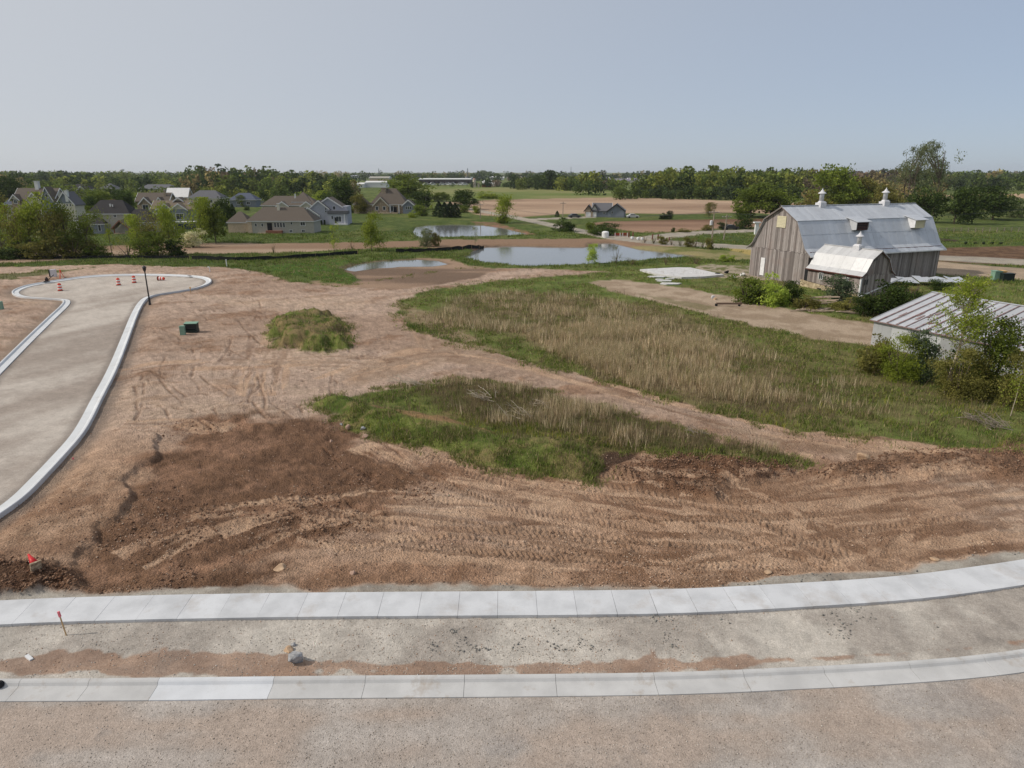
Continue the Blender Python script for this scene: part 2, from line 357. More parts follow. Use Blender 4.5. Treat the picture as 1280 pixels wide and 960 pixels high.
def terrain(X, Y, detail=True):
    n = len(X); R = np.hypot(X, Y)
    f1 = fbm(X, Y, 14, 4, 1); f2 = fbm(X, Y, 2.6, 4, 2); f3 = fbm(X, Y, .5, 3, 3); f4 = fbm(X, Y, 60, 4, 4); f5 = fbm(X, Y, 1.1, 4, 5); f6 = fbm(X, Y, .16, 2, 6)
    z = np.zeros(n); zone = np.full(n, Z['lawn']); rough = np.full(n, .3); tall = np.zeros(n)
    # grass everywhere first
    grass = lerp3(srgb(76, 90, 44), srgb(100, 110, 58), sstep(-.3, .3, f2 * .7 + f4 * .6)); grass = lerp3(grass, srgb(118, 116, 70), sstep(.1, .45, f1) * .6)
    col = grass * (1 + .35 * f5)[:, None]
    def m(P, soft=.3, amp=.5, nz=None): return sstep(-soft, soft, poly_sd(P, X, Y, 14.0) + amp * 2 * (f2 if nz is None else nz))
    def lay(mk, c, zn=None, rg=None):
        nonlocal col, zone, rough
        col = lerp3(col, c, mk) if np.ndim(c) == 1 else col * (1 - mk[:, None]) + c * mk[:, None]
        if zn is not None: zone = np.where(mk > .5, Z[zn], zone)
        if rg is not None: rough = rough * (1 - mk) + rg * mk
    # --- far farmland
    rows = np.sin((Y + .14 * X) * 2 * np.pi / 3.0 + 2 * f1) * .06
    lay(m(OLD_FIELD, 4, 6, f4), lerp3(srgb(104, 116, 62), srgb(128, 128, 82), sstep(-.2, .3, f4)), 'farm_field')
    stub = lerp3(srgb(178, 152, 128), srgb(148, 122, 100), sstep(-.25, .3, fbm(X, Y, 60, 4, 9, rot=.1, stretch=8) * 1.4)) * (1 + rows)[:, None]
    lay(m(FIELD_A, 2, 4, f4), stub, 'farm_field', .5)
    lay(m(FIELD_B, 1.5, 2, f1), lerp3(srgb(158, 128, 106), srgb(112, 86, 68), sstep(-.1, .2, fbm(X, Y, 50, 3, 19, stretch=6) + .012 * (Y - 215))) * (1 + rows)[:, None], 'farm_field', .6)
    lay(m(FIELD_C, 3, 4, f4), srgb(176, 150, 122), 'farm_field', .5)
    lay(m(PLOUGH, 1, 1.5, f1), lerp3(srgb(122, 96, 74), srgb(98, 76, 58), sstep(-.2, .2, f5)), 'farm_field', 1.0)
    lay(m(BANK3, .6, 1.2), lerp3(srgb(148, 138, 98), srgb(112, 116, 66), sstep(-.1, .25, f2)), 'ground')
    lay(m(YELLOW, .5, 1), srgb(176, 156, 98), 'ground')
    lay(m(BANK2, .6, 1.2), lerp3(srgb(138, 106, 88), srgb(110, 100, 66), sstep(-.1, .2, f2)), 'ground')
    soilstrip = lerp3(srgb(172, 148, 126), srgb(146, 120, 98), sstep(-.2, .2, fbm(X, Y, 12, 4, 8, stretch=5)))
    lay(m(STRIP, .5, 1.0), soilstrip, 'ground', .6)
    for P in (ROAD_A, ROAD_B, DRIVE): lay(m(P, .3, .15), lerp3(srgb(176, 166, 150), srgb(158, 150, 138), sstep(-.3, .3, f2)), 'country_road', .2)
    for P in (DRIVE_R, LOT_R): lay(m(P, .4, .8), lerp3(srgb(182, 162, 138), srgb(160, 142, 122), sstep(-.3, .3, f2)), 'dirt_lane', .3)
    # --- the tall-grass meadow in front of the barn
    inm = sstep(-.4, .4, poly_sd(GP([(480, 352), (600, 340), (760, 334), (900, 328), (960, 330), (1180, 345), (1600, 400), (2300, 560), (2300, 660), (1400, 590), (1000, 545), (800, 495), (600, 440), (480, 390)]), X, Y))
    mg = lerp3(srgb(90, 106, 48), srgb(116, 124, 68), sstep(-.3, .3, f2)); mg = lerp3(mg, srgb(122, 110, 74), sstep(0.0, .35, f1 + .4 * f5) * .7)
    lay(inm, mg * (1 + .4 * f3)[:, None], 'grassland', .8)
    dry = m(DRY, 2.0, 3.5, f1) * (1 - .75 * sstep(14, 30, X)); gold = m(DRYGOLD, 1.5, 2.0, f1)
    lay(dry * .75, lerp3(srgb(112, 100, 72), srgb(138, 122, 92), sstep(-.3, .3, f5)), None)
    lay(gold * .85, lerp3(srgb(182, 160, 126), srgb(156, 134, 102), sstep(-.3, .3, f5)), None)
    tall = np.maximum(dry * .55, gold * 1.7)
    # --- bare soil of the building site
    site = m(SITE, .25, .55)
    s1 = fbm(X, Y, 7, 5, 21, rot=-.35, stretch=2.5); s2 = fbm(X, Y, 2.2, 4, 22, rot=.5, stretch=2.0); s3 = fbm(X, Y, .7, 4, 23)
    soil = lerp3(C_TAN, C_TAN2, sstep(-.25, .3, s1 + .5 * s2)); soil = lerp3(soil, srgb(148, 117, 94), sstep(.12, .42, s2 + .5 * s3) * .75)
    soil = lerp3(soil, srgb(190, 166, 144), sstep(.1, .4, -s1 + .3 * s3) * .6)
    near = 1 - sstep(34, 46, Y)
    soil = lerp3(soil, lerp3(srgb(178, 146, 120), srgb(152, 119, 95), sstep(-.2, .2, s2)), near * sstep(-.28, .18, s1 + .2) * .85)
    lay(site, soil * (1 + .36 * f3 + .22 * f5 + .3 * f6)[:, None], 'ground', 1.0)
    tall = tall * (1 - site)
    z += site * (.05 + .09 * s2 + .07 * s3 + .045 * f3 + .022 * f6)
    # tracked path of the site traffic, greyer and smoother
    pthm = m(GP([(430, 470), (520, 430), (500, 380), (560, 400), (640, 452), (760, 488), (900, 530), (1060, 556), (1280, 572), (1280, 588), (1060, 574), (980, 562), (880, 530), (760, 492), (620, 455), (560, 455), (440, 485)]), .8, .8)
    lay(pthm * .7, lerp3(srgb(170, 146, 124), srgb(150, 124, 102), sstep(-.25, .25, s3)), None)
    mud = m(MUD, .5, 1.0, f2); lay(mud, lerp3(srgb(124, 104, 88), srgb(164, 138, 116), sstep(-.12, .2, fbm(X, Y, 9, 4, 31, stretch=4) + .08)), 'ground', .5)
    z -= mud * .12
    tng = m(GREENTONGUE, .4, .9); lay(tng, lerp3(srgb(66, 92, 32), srgb(88, 108, 46), sstep(-.3, .3, f5)), 'grassland', .7); z += tng * .2
    lay(m(WEEDS_L, .4, 1.4) * .8, srgb(86, 96, 50), 'grassland', .7)
    drk = m(DARK, .9, 1.6, s1 + .6 * s2 + .5 * f5); plat = sstep(-.12, .3, poly_sd(PLATEAU, X, Y) + 1.0 * f2 + .5 * f5)
    drk = drk * (1 - plat)
    lay(drk, lerp3(srgb(146, 114, 92), srgb(116, 89, 70), sstep(-.3, .2, s2 + .4 * s3)) * (1 + .5 * f3)[:, None], None, 1.3)
    z += drk * (.09 * s3 + .08 * f3 + .03 * f6 - .05); z += plat * .27
    broken = sstep(.08, .3, s1 + .6 * s3) * site * near
    lay(broken * .5, srgb(132, 101, 78), None)
    for P, h_ in ((PILE, .5), (PILE2, .45), (RIDGE, .45)):
        pm = m(P, .5, .9); rid = 1 - np.abs(s2) * 3.0
        lay(pm * .9, lerp3(srgb(112, 82, 62), srgb(82, 60, 46), sstep(-.2, .2, s3)) if P is not RIDGE else lerp3(srgb(146, 114, 90), srgb(112, 87, 69), sstep(-.2, .2, s3)), None, 1.5)
        z += pm * h_ * (.45 + .5 * rid * .6 + .5 * s3 + .25 * f3)
    hm = m(HOLE, .4, .6); lay(hm, srgb(84, 66, 54), None); z -= hm * .25
    # grassed heaps
    for P, h_, sl in ((MOUND, 1.0, 2.0), (BERM, .30, 3.0), (BERM_LOW, .45, 1.3)):
        sd = poly_sd(P, X, Y) + .9 * f2 + (1.6 * f5 if P is MOUND else .5 * f5); gm = sstep(-.2, .3, sd)
        g = lerp3(srgb(84, 100, 44), srgb(116, 124, 64), sstep(-.3, .3, f5 + .4 * f2)); g = lerp3(g, srgb(136, 118, 84), sstep(.02, .3, f1 * .4 + s2 * .8 + .5 * f3) * (.95 if P is MOUND else .7))
        lay(gm, g * (1 + .4 * f3)[:, None], 'grassland', .9)
        z += sstep(-.2, sl, sd) * h_ * (1 + .5 * s2 + (.5 * f2 + .25 * f5 if P is MOUND else 0))
    bd = m(BERMDRY, 1.2, 1.6, f1) * m(BERM, .3, .3); lay(bd * .8, lerp3(srgb(108, 94, 66), srgb(86, 84, 50), sstep(-.3, .3, f5)), None); tall = np.maximum(tall, bd * .5)
    bare = sstep(-.25, .1, -np.abs(poly_sd(GP([(460, 517), (520, 524), (600, 541), (640, 552), (600, 548), (520, 532)]), X, Y) - .1) + .5 * f2 + .1); lay(bare * .8, srgb(160, 124, 94), None)
    # --- farm lane, rubble
    ln = m(LANE, .35, .8); lay(ln, lerp3(srgb(184, 164, 142), srgb(160, 140, 118), sstep(-.25, .3, f2 + .5 * f5)), 'dirt_lane', .7); tall = tall * (1 - ln)
    wsd = m(GP([(800, 367), (900, 385), (880, 388), (800, 370)]), .2, .6); lay(wsd * ln * .5, srgb(104, 104, 60), None)
    lay(m(RUBBLE, .4, 1.2), lerp3(srgb(170, 156, 136), srgb(110, 112, 70), sstep(0, .2, f5)), 'ground', 1.0)
    # --- ponds
    for k, P in POND.items():
        sd = poly_sd(P, X, Y); dz, w = (.25, 1.2) if k == 'P1' else (.9, 2.2)
        bk = sstep(-w, .2, sd); z = z * (1 - bk) - dz * bk
        rim = sstep(-1.6, -.2, sd + .5 * f2); lay(rim * (.9 if k != 'P2' else .3), lerp3(srgb(134, 116, 98), srgb(110, 92, 74), sstep(-.2, .2, f5)), None)
        tall = tall * (1 - sstep(-2, -1, sd))
    # --- street of the cul-de-sac
    csd = poly_sd([tuple(p) for p in CUL], X, Y); ins = csd > .4
    st = lerp3(C_GRAV, srgb(150, 139, 129), sstep(-.3, .35, 1.6 * fbm(X, Y, 9, 5, 41, rot=1.2, stretch=9) + .3 * f2)) * (1 + .18 * f3)[:, None]
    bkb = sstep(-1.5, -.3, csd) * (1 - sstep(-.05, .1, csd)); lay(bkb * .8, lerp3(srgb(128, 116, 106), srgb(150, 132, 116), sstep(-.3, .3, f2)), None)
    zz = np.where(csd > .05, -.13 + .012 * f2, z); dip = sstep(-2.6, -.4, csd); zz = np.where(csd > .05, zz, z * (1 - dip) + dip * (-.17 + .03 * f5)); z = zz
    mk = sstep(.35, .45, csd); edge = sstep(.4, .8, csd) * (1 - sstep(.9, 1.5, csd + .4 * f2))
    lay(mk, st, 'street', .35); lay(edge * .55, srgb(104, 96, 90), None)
    # --- sidewalk bed, verge, kerb and near gravel road
    ws = side_sd(WALK_BACK, X, Y); ks = side_sd(KERB_BACK, X, Y); reg = (Y < 33) & (Y > -60)
    gb = reg & (ws > -.2); bed = np.where(gb, 1 - sstep(.25, .75, ws + .9 * f2 + .35 * f5), 0)
    lay(bed, lerp3(srgb(162, 156, 146), srgb(134, 126, 116), sstep(-.3, .3, f5)), 'verge', .9); z = np.where(gb, z * (1 - bed) + bed * (.07 + .03 * f3), z)
    vr = reg & (ws <= -.2); v = vr.astype(float)
    vc = lerp3(srgb(182, 175, 165), srgb(158, 150, 141), sstep(-.25, .3, f2 + .5 * f5))
    lat = ks   # metres behind the kerb
    red = sstep(-.1, .12, (1.35 - .5 * sstep(-9, -3, X)) - np.abs(lat - (.7 - .3 * sstep(-9, -3, X))) * 1.5 + .8 * f2 + .5 * f3 + 1.9 * fbm(X, Y, 4, 4, 51, stretch=2.5) - .5 + .6 * f5 - .75 * sstep(5, 11, X))
    vc = lerp3(vc, lerp3(srgb(150, 116, 92), srgb(130, 100, 80), sstep(-.2, .3, f5 + f3 * .5)), red * .7)
    vc = lerp3(vc, srgb(108, 102, 96), sstep(.2, .34, fbm(X, Y, 1.3, 3, 53) + .25 * fbm(X, Y, 5, 2, 54)) * .25)
    lay(v, vc * (1 + .22 * f3)[:, None], 'verge', 1.0)
    z = np.where(vr, .06 + .045 * f2 + .03 * f5 + .015 * f3, z); z = np.where(reg & (ks < -.06) & (ks > -.9), -.12, z)
    gr = reg & (ks <= -.75); g = gr.astype(float)
    band = fbm(X, Y, 3.2, 4, 61, stretch=9, rot=.02)
    gc = lerp3(srgb(181, 174, 167), srgb(160, 150, 141), sstep(-.25, .25, band + .4 * f2)); gc = lerp3(gc, srgb(172, 152, 136), sstep(.08, .28, band * 1.2 + .35 * f2) * .45)
    gc = lerp3(gc, srgb(136, 130, 126), sstep(.10, .34, fbm(X, Y, 1.6, 4, 62) + .3 * f3) * .4)
    lay(g, gc * (1 + .16 * f3)[:, None], 'gravel_road', .8); z = np.where(gr, -.05 + .015 * f2 + .01 * f3 + .035 * band, z)
    # back fill level with the kerb top just behind it
    bf = reg & (ks >= -.06) & (ks < .5); z = np.where(bf, .095 + .02 * f5, z)
    z = np.where(reg & (ws <= .02) & (ws > -1.60), np.minimum(z, -.02), z)
    # --- tyre tracks with lug prints
    if detail:
        okm = np.nonzero((zone == Z['ground']) & (R < 110))[0]; okx, oky = X[okm], Y[okm]; reach = 1.7
        def near_lines(lines, reach):
            ts = np.full(n, 99.0); tg = np.ones(n); ta = np.zeros(n); ti_ = np.zeros(n)
            for ti, T in enumerate(lines):
                arc = 0.0
                for a, b in zip(T, T[1:]):
                    L = (b - a).length
                    s = np.nonzero((okx > min(a.x, b.x) - reach) & (okx < max(a.x, b.x) + reach) & (oky > min(a.y, b.y) - reach) & (oky < max(a.y, b.y) + reach))[0]
                    if len(s) and L > 1e-3:
                        e = (b - a) / L; px, py = okx[s] - a.x, oky[s] - a.y; t = px * e.x + py * e.y; sd_ = -px * e.y + py * e.x; d = np.abs(sd_)
                        w = (t > -.05) & (t < L + .05) & (d < ts[okm[s]]) & (d < reach); q = okm[s[w]]; ts[q] = d[w]; tg[q] = np.sign(sd_[w]); ta[q] = arc + t[w]; ti_[q] = ti
                    arc += L
            return ts, tg, ta, ti_
        ts, tg, ta, ti_ = near_lines(TRACKS, reach)
        amt = 1 - .6 * sstep(45, 70, Y); brk = sstep(-.22, .12, fbm(ta + ti_ * 31, ti_ * 5.1, 5, 3, 71)); wd = .24 + .06 * np.sin(ti_ * 2.3)
        on = (1 - sstep(wd - .03, wd + .04, ts + .05 * f3)) * brk * amt; pitch = .26 + .07 * ((ti_ * 7) % 3) / 2
        ph = ta / pitch + np.where(ti_ % 2 == 0, np.abs(ts) * 2.6, tg * ts * 1.6) + .25 * f5; lug = np.clip(np.sin(2 * np.pi * ph) * 2.2, -1, 1)
        z += on * (-.03 + .026 * 1.4 * lug * (1 - sstep(48, 66, Y)) * (1 + f3)) + (ts < 3) * (1 - sstep(0, .10, np.abs(ts - wd - .09))) * .035 * sstep(-.15, .2, f5 + .5 * f3) * amt
        stk = fbm(ta + 40 * ti_, tg * ts * 9, 6, 4, 73) * (1 - sstep(.9, 1.6, ts)) * amt
        lay(sstep(.02, .18, stk) * .75 * (R < 75), lerp3(srgb(204, 172, 144), srgb(182, 150, 124), sstep(-.3, .3, f5)), None)
        lay(sstep(.05, .24, -stk) * .55 * (R < 75), srgb(128, 98, 76), None); z += stk * .03
        lay(on * .28, lerp3(srgb(204, 174, 148), srgb(176, 146, 122), sstep(-.3, .3, f5)), None)
        rs_, rg_, ra_, ri_ = near_lines(RUTS, .5); rut = (1 - sstep(.03, .16, rs_ + .10 * np.abs(f5) + .06 * f3)) * sstep(-.2, .1, fbm(ra_ + ri_ * 9, ri_ * 3.3, 2.2, 3, 77))
        z -= rut * .09; z += (rs_ < .45) * (1 - sstep(0, .12, np.abs(rs_ - .24))) * .04 * sstep(-.1, .2, f5); lay(rut * .55, srgb(112, 84, 66), None)
    return z, np.clip(col, .002, .9), zone, rough, tall

def hgt(x, y): return float(terrain(np.array([float(x)]), np.array([float(y)]), False)[0][0])
def on_ground(u, v):
    p = G(u, v); return Vector((p.x, p.y, hgt(p.x, p.y)))

# ------------------------------------------------------------------ ground material
def ground_material(name, stones, bstr, gscale=1.0, bd=.05, tonef=.42, nf=.75):
    m, nt, b = new_mat(name)
    at = N(nt, 'ShaderNodeVertexColor'); at.layer_name = 'Col'
    n1 = noise(nt, 3.0 * gscale, 8, .8); n2 = noise(nt, 14.0 * gscale, 6, .85)
    v = mixc(nt, (.62, .62, .62), (1.38, 1.38, 1.38), maprange(nt, n1, .32, .68))
    out = mixc(nt, at.outputs[0], v, nf, 'MULTIPLY')
    out = mixc(nt, out, mixc(nt, (.5, .5, .5), (1.5, 1.5, 1.5), maprange(nt, n2, .36, .64)), nf * .93, 'MULTIPLY')
    h = n2
    if stones:
        tc = N(nt, 'ShaderNodeTexCoord'); vo = N(nt, 'ShaderNodeTexVoronoi'); vo.inputs['Scale'].default_value = stones
        nt.links.new(tc.outputs['Object'], vo.inputs['Vector'])
        g = N(nt, 'ShaderNodeSeparateColor'); nt.links.new(vo.outputs['Color'], g.inputs[0])
        tone = mixc(nt, (.70, .68, .66), (1.28, 1.3, 1.32), maprange(nt, g.outputs[0], .0, 1.0))
        out = mixc(nt, out, tone, tonef, 'MULTIPLY')
        mm = N(nt, 'ShaderNodeMath', operation='SUBTRACT'); mm.inputs[0].default_value = 1.0; nt.links.new(vo.outputs['Distance'], mm.inputs[1])
        ad = N(nt, 'ShaderNodeMath', operation='ADD'); nt.links.new(mm.outputs[0], ad.inputs[0]); nt.links.new(n2, ad.inputs[1]); h = ad.outputs[0]
    nt.links.new(out, b.inputs['Base Color']); b.inputs['Roughness'].default_value = .95; b.inputs['Specular IOR Level'].default_value = .1
    bump(nt, b, h, bstr, bd); return m
M_GROUND = ground_material('soil and turf', 11.0, 1.0, 1.0, .09, .20, .6)
M_GRAVEL = ground_material('crushed gravel', 26.0, .5, 1.4, .025, .34, .45)
M_STREET = ground_material('rolled gravel', 22.0, .3, 1.2, .025, .25, .4)

# ------------------------------------------------------------------ ground sheet: one grid, denser towards the camera's side, cut into its kinds of surface
def build_ground():
    vr = np.concatenate([np.arange(1010, 330, -1.25), np.arange(330, 240, -.75), np.arange(240, 223, -.5), [222, 221, 220, 219, 218, 217, 216.3]])
    ang = PITCH + np.arctan((vr - 480) / FPX); r = CAMH / np.tan(ang)
    r = np.concatenate([[1.0, 4, 7, 9.5, 11.5, 13.0], r, [30000., 60000.]])
    a0 = math.radians(44.5); th = np.concatenate([np.arange(-a0, a0, .00152), np.linspace(a0, 2 * math.pi - a0, 70)[:-1]])
    nr, nt_ = len(r), len(th)
    X = (r[:, None] * np.sin(th)[None]).ravel(); Y = (r[:, None] * np.cos(th)[None]).ravel()
    z, col, zone, rough, tall = terrain(X, Y)
    fade = np.clip(1 - (np.hypot(X, Y) - 900) / 400, 0, 1); z = z * fade
    V = np.stack([X, Y, z], 1)
    i = np.arange(nr - 1)[:, None] * nt_; j = np.arange(nt_)[None]; j2 = (j + 1) % nt_
    F = np.stack([i + j, i + nt_ + j, i + nt_ + j2, i + j2], -1).reshape(-1, 4)[:, ::-1]
    zf = zone[F[:, 0]]
    names = {'ground': M_GROUND, 'grassland': M_GROUND, 'lawn': M_GROUND, 'farm_field': M_GROUND, 'dirt_lane': M_GROUND, 'country_road': M_GROUND, 'verge': M_GRAVEL, 'gravel_road': M_GRAVEL, 'street': M_STREET}
    for zi, nm in enumerate(ZONES):
        f = F[zf == zi]
        if not len(f): continue
        used, inv = np.unique(f, return_inverse=True)
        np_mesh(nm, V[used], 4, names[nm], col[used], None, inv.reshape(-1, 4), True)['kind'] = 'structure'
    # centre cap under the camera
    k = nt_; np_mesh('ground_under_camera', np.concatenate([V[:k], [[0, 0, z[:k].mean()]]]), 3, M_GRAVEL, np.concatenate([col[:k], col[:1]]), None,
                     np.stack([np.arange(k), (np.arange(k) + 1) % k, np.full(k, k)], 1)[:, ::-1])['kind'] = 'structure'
    return X, Y, z, col, zone, tall, F
GX, GY, GZ, GCOL, GZONE, GTALL, GF = build_ground()
# ------------------------------------------------------------------ materials of built things
def concrete(name, base, var=.12, dust=.3):
    m, nt, b = new_mat(name)
    n1 = noise(nt, .9, 4, .6, 'Object'); n2 = noise(nt, 14, 5, .7)
    oi = N(nt, 'ShaderNodeObjectInfo'); g = maprange(nt, oi.outputs['Random'], 0, 1, .96, 1.03)
    cc = N(nt, 'ShaderNodeCombineColor'); [nt.links.new(g, cc.inputs[i]) for i in range(3)]
    c = mixc(nt, tuple(x * (1 - var) for x in base), base, maprange(nt, n1, .35, .6))
    c = mixc(nt, c, tuple(x * .72 for x in base), maprange(nt, n2, .55, .8, 0, .5))
    geo = N(nt, 'ShaderNodeNewGeometry'); n3 = N(nt, 'ShaderNodeTexNoise', Scale=.55, Detail=6, Roughness=.7); nt.links.new(geo.outputs['Position'], n3.inputs['Vector'])
    c = mixc(nt, c, srgb(150, 134, 116), maprange(nt, n3.outputs['Fac'], .55, .72, 0, dust))      # earth trodden and washed on to it
    nt.links.new(mixc(nt, c, cc.outputs[0], 1.0, 'MULTIPLY'), b.inputs['Base Color'])
    b.inputs['Roughness'].default_value = .8; bump(nt, b, n2, .25, .006); return m
M_WALK = concrete('new broom finished concrete', (.59, .60, .615), .17, .4)
M_KERB = concrete('dusty kerb concrete', (.53, .525, .515), .14, .85)
M_KERBNEW = concrete('fresh kerb concrete', (.62, .635, .655), .1, .15)
M_KERBBLUE = concrete('clean pale kerb concrete', (.62, .635, .645), .07)
M_PAD = concrete('bleached old concrete', (.62, .61, .60), .2)
def siding_wood(name, c1, c2, c3):
    m, nt, b = new_mat(name)
    ri = N(nt, 'ShaderNodeNewGeometry').outputs['Random Per Island']
    n = noise(nt, 3.0, 5, .7, 'Object', (3, 3, .35)); n2 = noise(nt, .5, 3, .6)
    c = mixc(nt, c1, c2, ri); c = mixc(nt, c, tuple(x * .32 for x in c1), maprange(nt, n, .48, .7, 0, .75))
    c = mixc(nt, c, c3, maprange(nt, n2, .52, .68, 0, .35))
    nt.links.new(c, b.inputs['Base Color']); b.inputs['Roughness'].default_value = .9; bump(nt, b, n, .5, .01); return m
M_BARNWOOD = siding_wood('weathered grey barn boards', srgb(170, 162, 158), srgb(106, 98, 94), srgb(140, 122, 114))
M_BARNRED = siding_wood('weathered boards with old red paint', srgb(120, 70, 62), srgb(100, 80, 74), srgb(96, 40, 36))
M_WINGWOOD = siding_wood('weathered boards with faded red', srgb(172, 162, 156), srgb(112, 102, 98), srgb(128, 96, 88))
def sheet_metal(name, base, rust=0.0, tone=.08):
    m, nt, b = new_mat(name)
    ri = N(nt, 'ShaderNodeNewGeometry').outputs['Random Per Island']
    n = noise(nt, 1.2, 5, .7); n2 = noise(nt, .25, 3, .6)
    c = mixc(nt, tuple(x * (1 - tone) for x in base), tuple(min(1, x * (1 + tone)) for x in base), ri)
    c = mixc(nt, c, tuple(x * .8 for x in base), maprange(nt, n, .5, .75, 0, .8))
    if rust: c = mixc(nt, c, srgb(118, 62, 48), maprange(nt, n, .66 - rust * .1, .72, 0, rust))
    nt.links.new(c, b.inputs['Base Color']); b.inputs['Roughness'].default_value = .5; b.inputs['Metallic'].default_value = .25
    b.inputs['Specular IOR Level'].default_value = .4; return m
M_BARNROOF = sheet_metal('grey galvanised roof sheets', (.53, .55, .58))
M_WINGROOF = sheet_metal('pale painted roof sheets', (.56, .56, .56))
M_SHEDROOF = sheet_metal('worn shed roof sheets', (.50, .51, .53), .35, .12)
M_SHEDWALL = sheet_metal('streaked white shed sheets', (.42, .43, .435), .3, .35)
M_RUST = M('rusty roof rib', srgb(112, 76, 72), scale=2.5, col2=srgb(150, 138, 136))
M_WHITE = M('white paint', (.72, .72, .72), scale=3, var=.12)
M_OFFWHITE = M('cream paint', srgb(206, 198, 168), scale=3, var=.1)
M_TRIM = M('white trim', (.68, .68, .68), scale=2, var=.08)
M_DARK = M('dark opening', (.02, .02, .022), scale=3, var=.3)
M_STONE = M('fieldstone foundation', srgb(196, 180, 150), scale=2.2, col2=srgb(140, 122, 98), bmp=.05)
M_CUPOLA = M('white cupola metal', (.60, .60, .62), scale=5, var=.12, rough=.5)
def glass(name, col=(.03, .035, .04)):
    m, nt, b = new_mat(name); n = noise(nt, 2, 2)
    nt.links.new(mixc(nt, col, tuple(c * 2 for c in col), n), b.inputs['Base Color']); b.inputs['Roughness'].default_value = .12
    b.inputs['Specular IOR Level'].default_value = .5; return m
M_GLASS = glass('window glass')

# ------------------------------------------------------------------ concrete kerbs and the pavement
def struct_empty(name, p, label=None):
    o = bpy.data.objects.new(name, None); o.location = p; link(o); o['kind'] = 'structure'; return o
def strip_piece(P, prof, name, m, parent):
    """sweep profile [(offset to the left, z)] along points P"""
    mb = MB(); n = len(prof); k = len(P)
    for i, p in enumerate(P):
        t = (P[min(i + 1, k - 1)] - P[max(i - 1, 0)]).normalized(); nn = Vector((-t.y, t.x))
        for o, z in prof: q = p + nn * o; mb.v.append((q.x, q.y, z))
    for i in range(k - 1):
        for j in range(n):
            a = i * n + j; b = i * n + (j + 1) % n; mb.f.append((a, b, b + n, a + n))
    mb.f.append(tuple(range(n))[::-1]); mb.f.append(tuple(range((k - 1) * n, k * n)))
    return mb.build(name, m, parent)
KPROF = [(0, -.3), (0, .12), (-.03, .15), (-.14, .145), (-.19, .115), (-.25, .03), (-.30, .012), (-.86, -.008), (-.86, -.3)]
kerb = struct_empty('kerb', (0, 0, 0))
cuts = [0]
acc = 0
us = [-160, -60, 33, 117, 197, 342, 458, 578, 694, 812, 922, 1031, 1137, 1245, 1350, 1450]
xs = [G(u, 845 if u < 700 else 836, .13).x for u in us]
idx = [min(range(len(KERB_BACK)), key=lambda i: abs(KERB_BACK[i].x - x)) for x in xs]
for a, b, u in zip(idx, idx[1:], us):
    if b - a < 2: continue
    P = [p.copy() for p in KERB_BACK[a:b + 1]]; P[0] += (P[1] - P[0]).normalized() * .012
    pc = strip_piece(P, KPROF, 'kerb_segment', M_KERBNEW if u == 197 else M_KERB, kerb)
    if u == 197: pc['label'] = 'newly poured whiter kerb segment'
WPROF = [(0, -.05), (0, .14), (-1.52, .12), (-1.52, -.05)]
walk = struct_empty('sidewalk', (0, 0, 0))
i = 0; step = 15
while i + step < len(WALK_BACK):
    P = [p.copy() for p in WALK_BACK[i:i + step + 1]]; d = (P[-1] - P[0]).normalized(); P[0] += d * .005; P[-1] -= d * .005
    strip_piece([P[0], P[5], P[10], P[-1]], [(o, z + rnd.uniform(-.004, .004)) for o, z in WPROF], 'slab', M_WALK, walk); i += step
CPROF = [(0, -.4), (0, .07), (-.03, .10), (-.14, .095), (-.19, .06), (-.25, -.02), (-.30, -.04), (-.80, -.06), (-.80, -.4)]
cul = struct_empty('street_kerb', (0, 0, 0))
n = len(CUL) - 1; i = 0
CULR = list(reversed(CUL))           # travel so that the street lies to the left
inside_left = poly_sd([tuple(p) for p in CUL], *[np.array([v]) for v in tuple(CUL[60] + Vector((-(CUL[61] - CUL[60]).y, (CUL[61] - CUL[60]).x)).normalized() * .5)])[0] > 0
prof = [(-o, z) for o, z in CPROF][::-1] if inside_left else CPROF
while i + 12 < len(CUL):
    P = [p.copy() for p in CUL[i:i + 13]]; P[0] += (P[1] - P[0]).normalized() * .012
    strip_piece(P[::2] if len(P) % 2 else P, prof, 'kerb_segment', M_KERBBLUE, cul); i += 12
# ------------------------------------------------------------------ water
def water_mat():
    m, nt, b = new_mat('pond water'); n = noise(nt, 1.8, 4, .6, 'Object', (1, 2.2, 1))
    b.inputs['Base Color'].default_value = (.05, .06, .06, 1); b.inputs['Roughness'].default_value = .08; b.inputs['Specular IOR Level'].default_value = .7
    nt.links.new(mixc(nt, (.15, .16, .155), (.18, .18, .17), noise(nt, .15, 2)), b.inputs['Base Color'])
    bump(nt, b, n, .2, .02); return m
M_WATER = water_mat()
for nm, P, zz in (('puddle', 'P1', -.20), ('pond', 'P2', -.42), ('pond', 'P3', -.42)):
    Q = [Vector(p) for p in POND[P]]; c = sum(Q, Vector((0, 0))) / len(Q); mb = MB()
    grow = 1.6 if P != 'P1' else .6
    Q2 = [q + (q - c).normalized() * grow for q in Q]
    mb.v = [(q.x, q.y, zz) for q in Q2]; mb.f = [tuple(range(len(Q2)))[::-1]]
    o = mb.build(nm, M_WATER); o['kind'] = 'structure'
    if o.data.polygons[0].normal.z < 0: o.data.flip_normals()

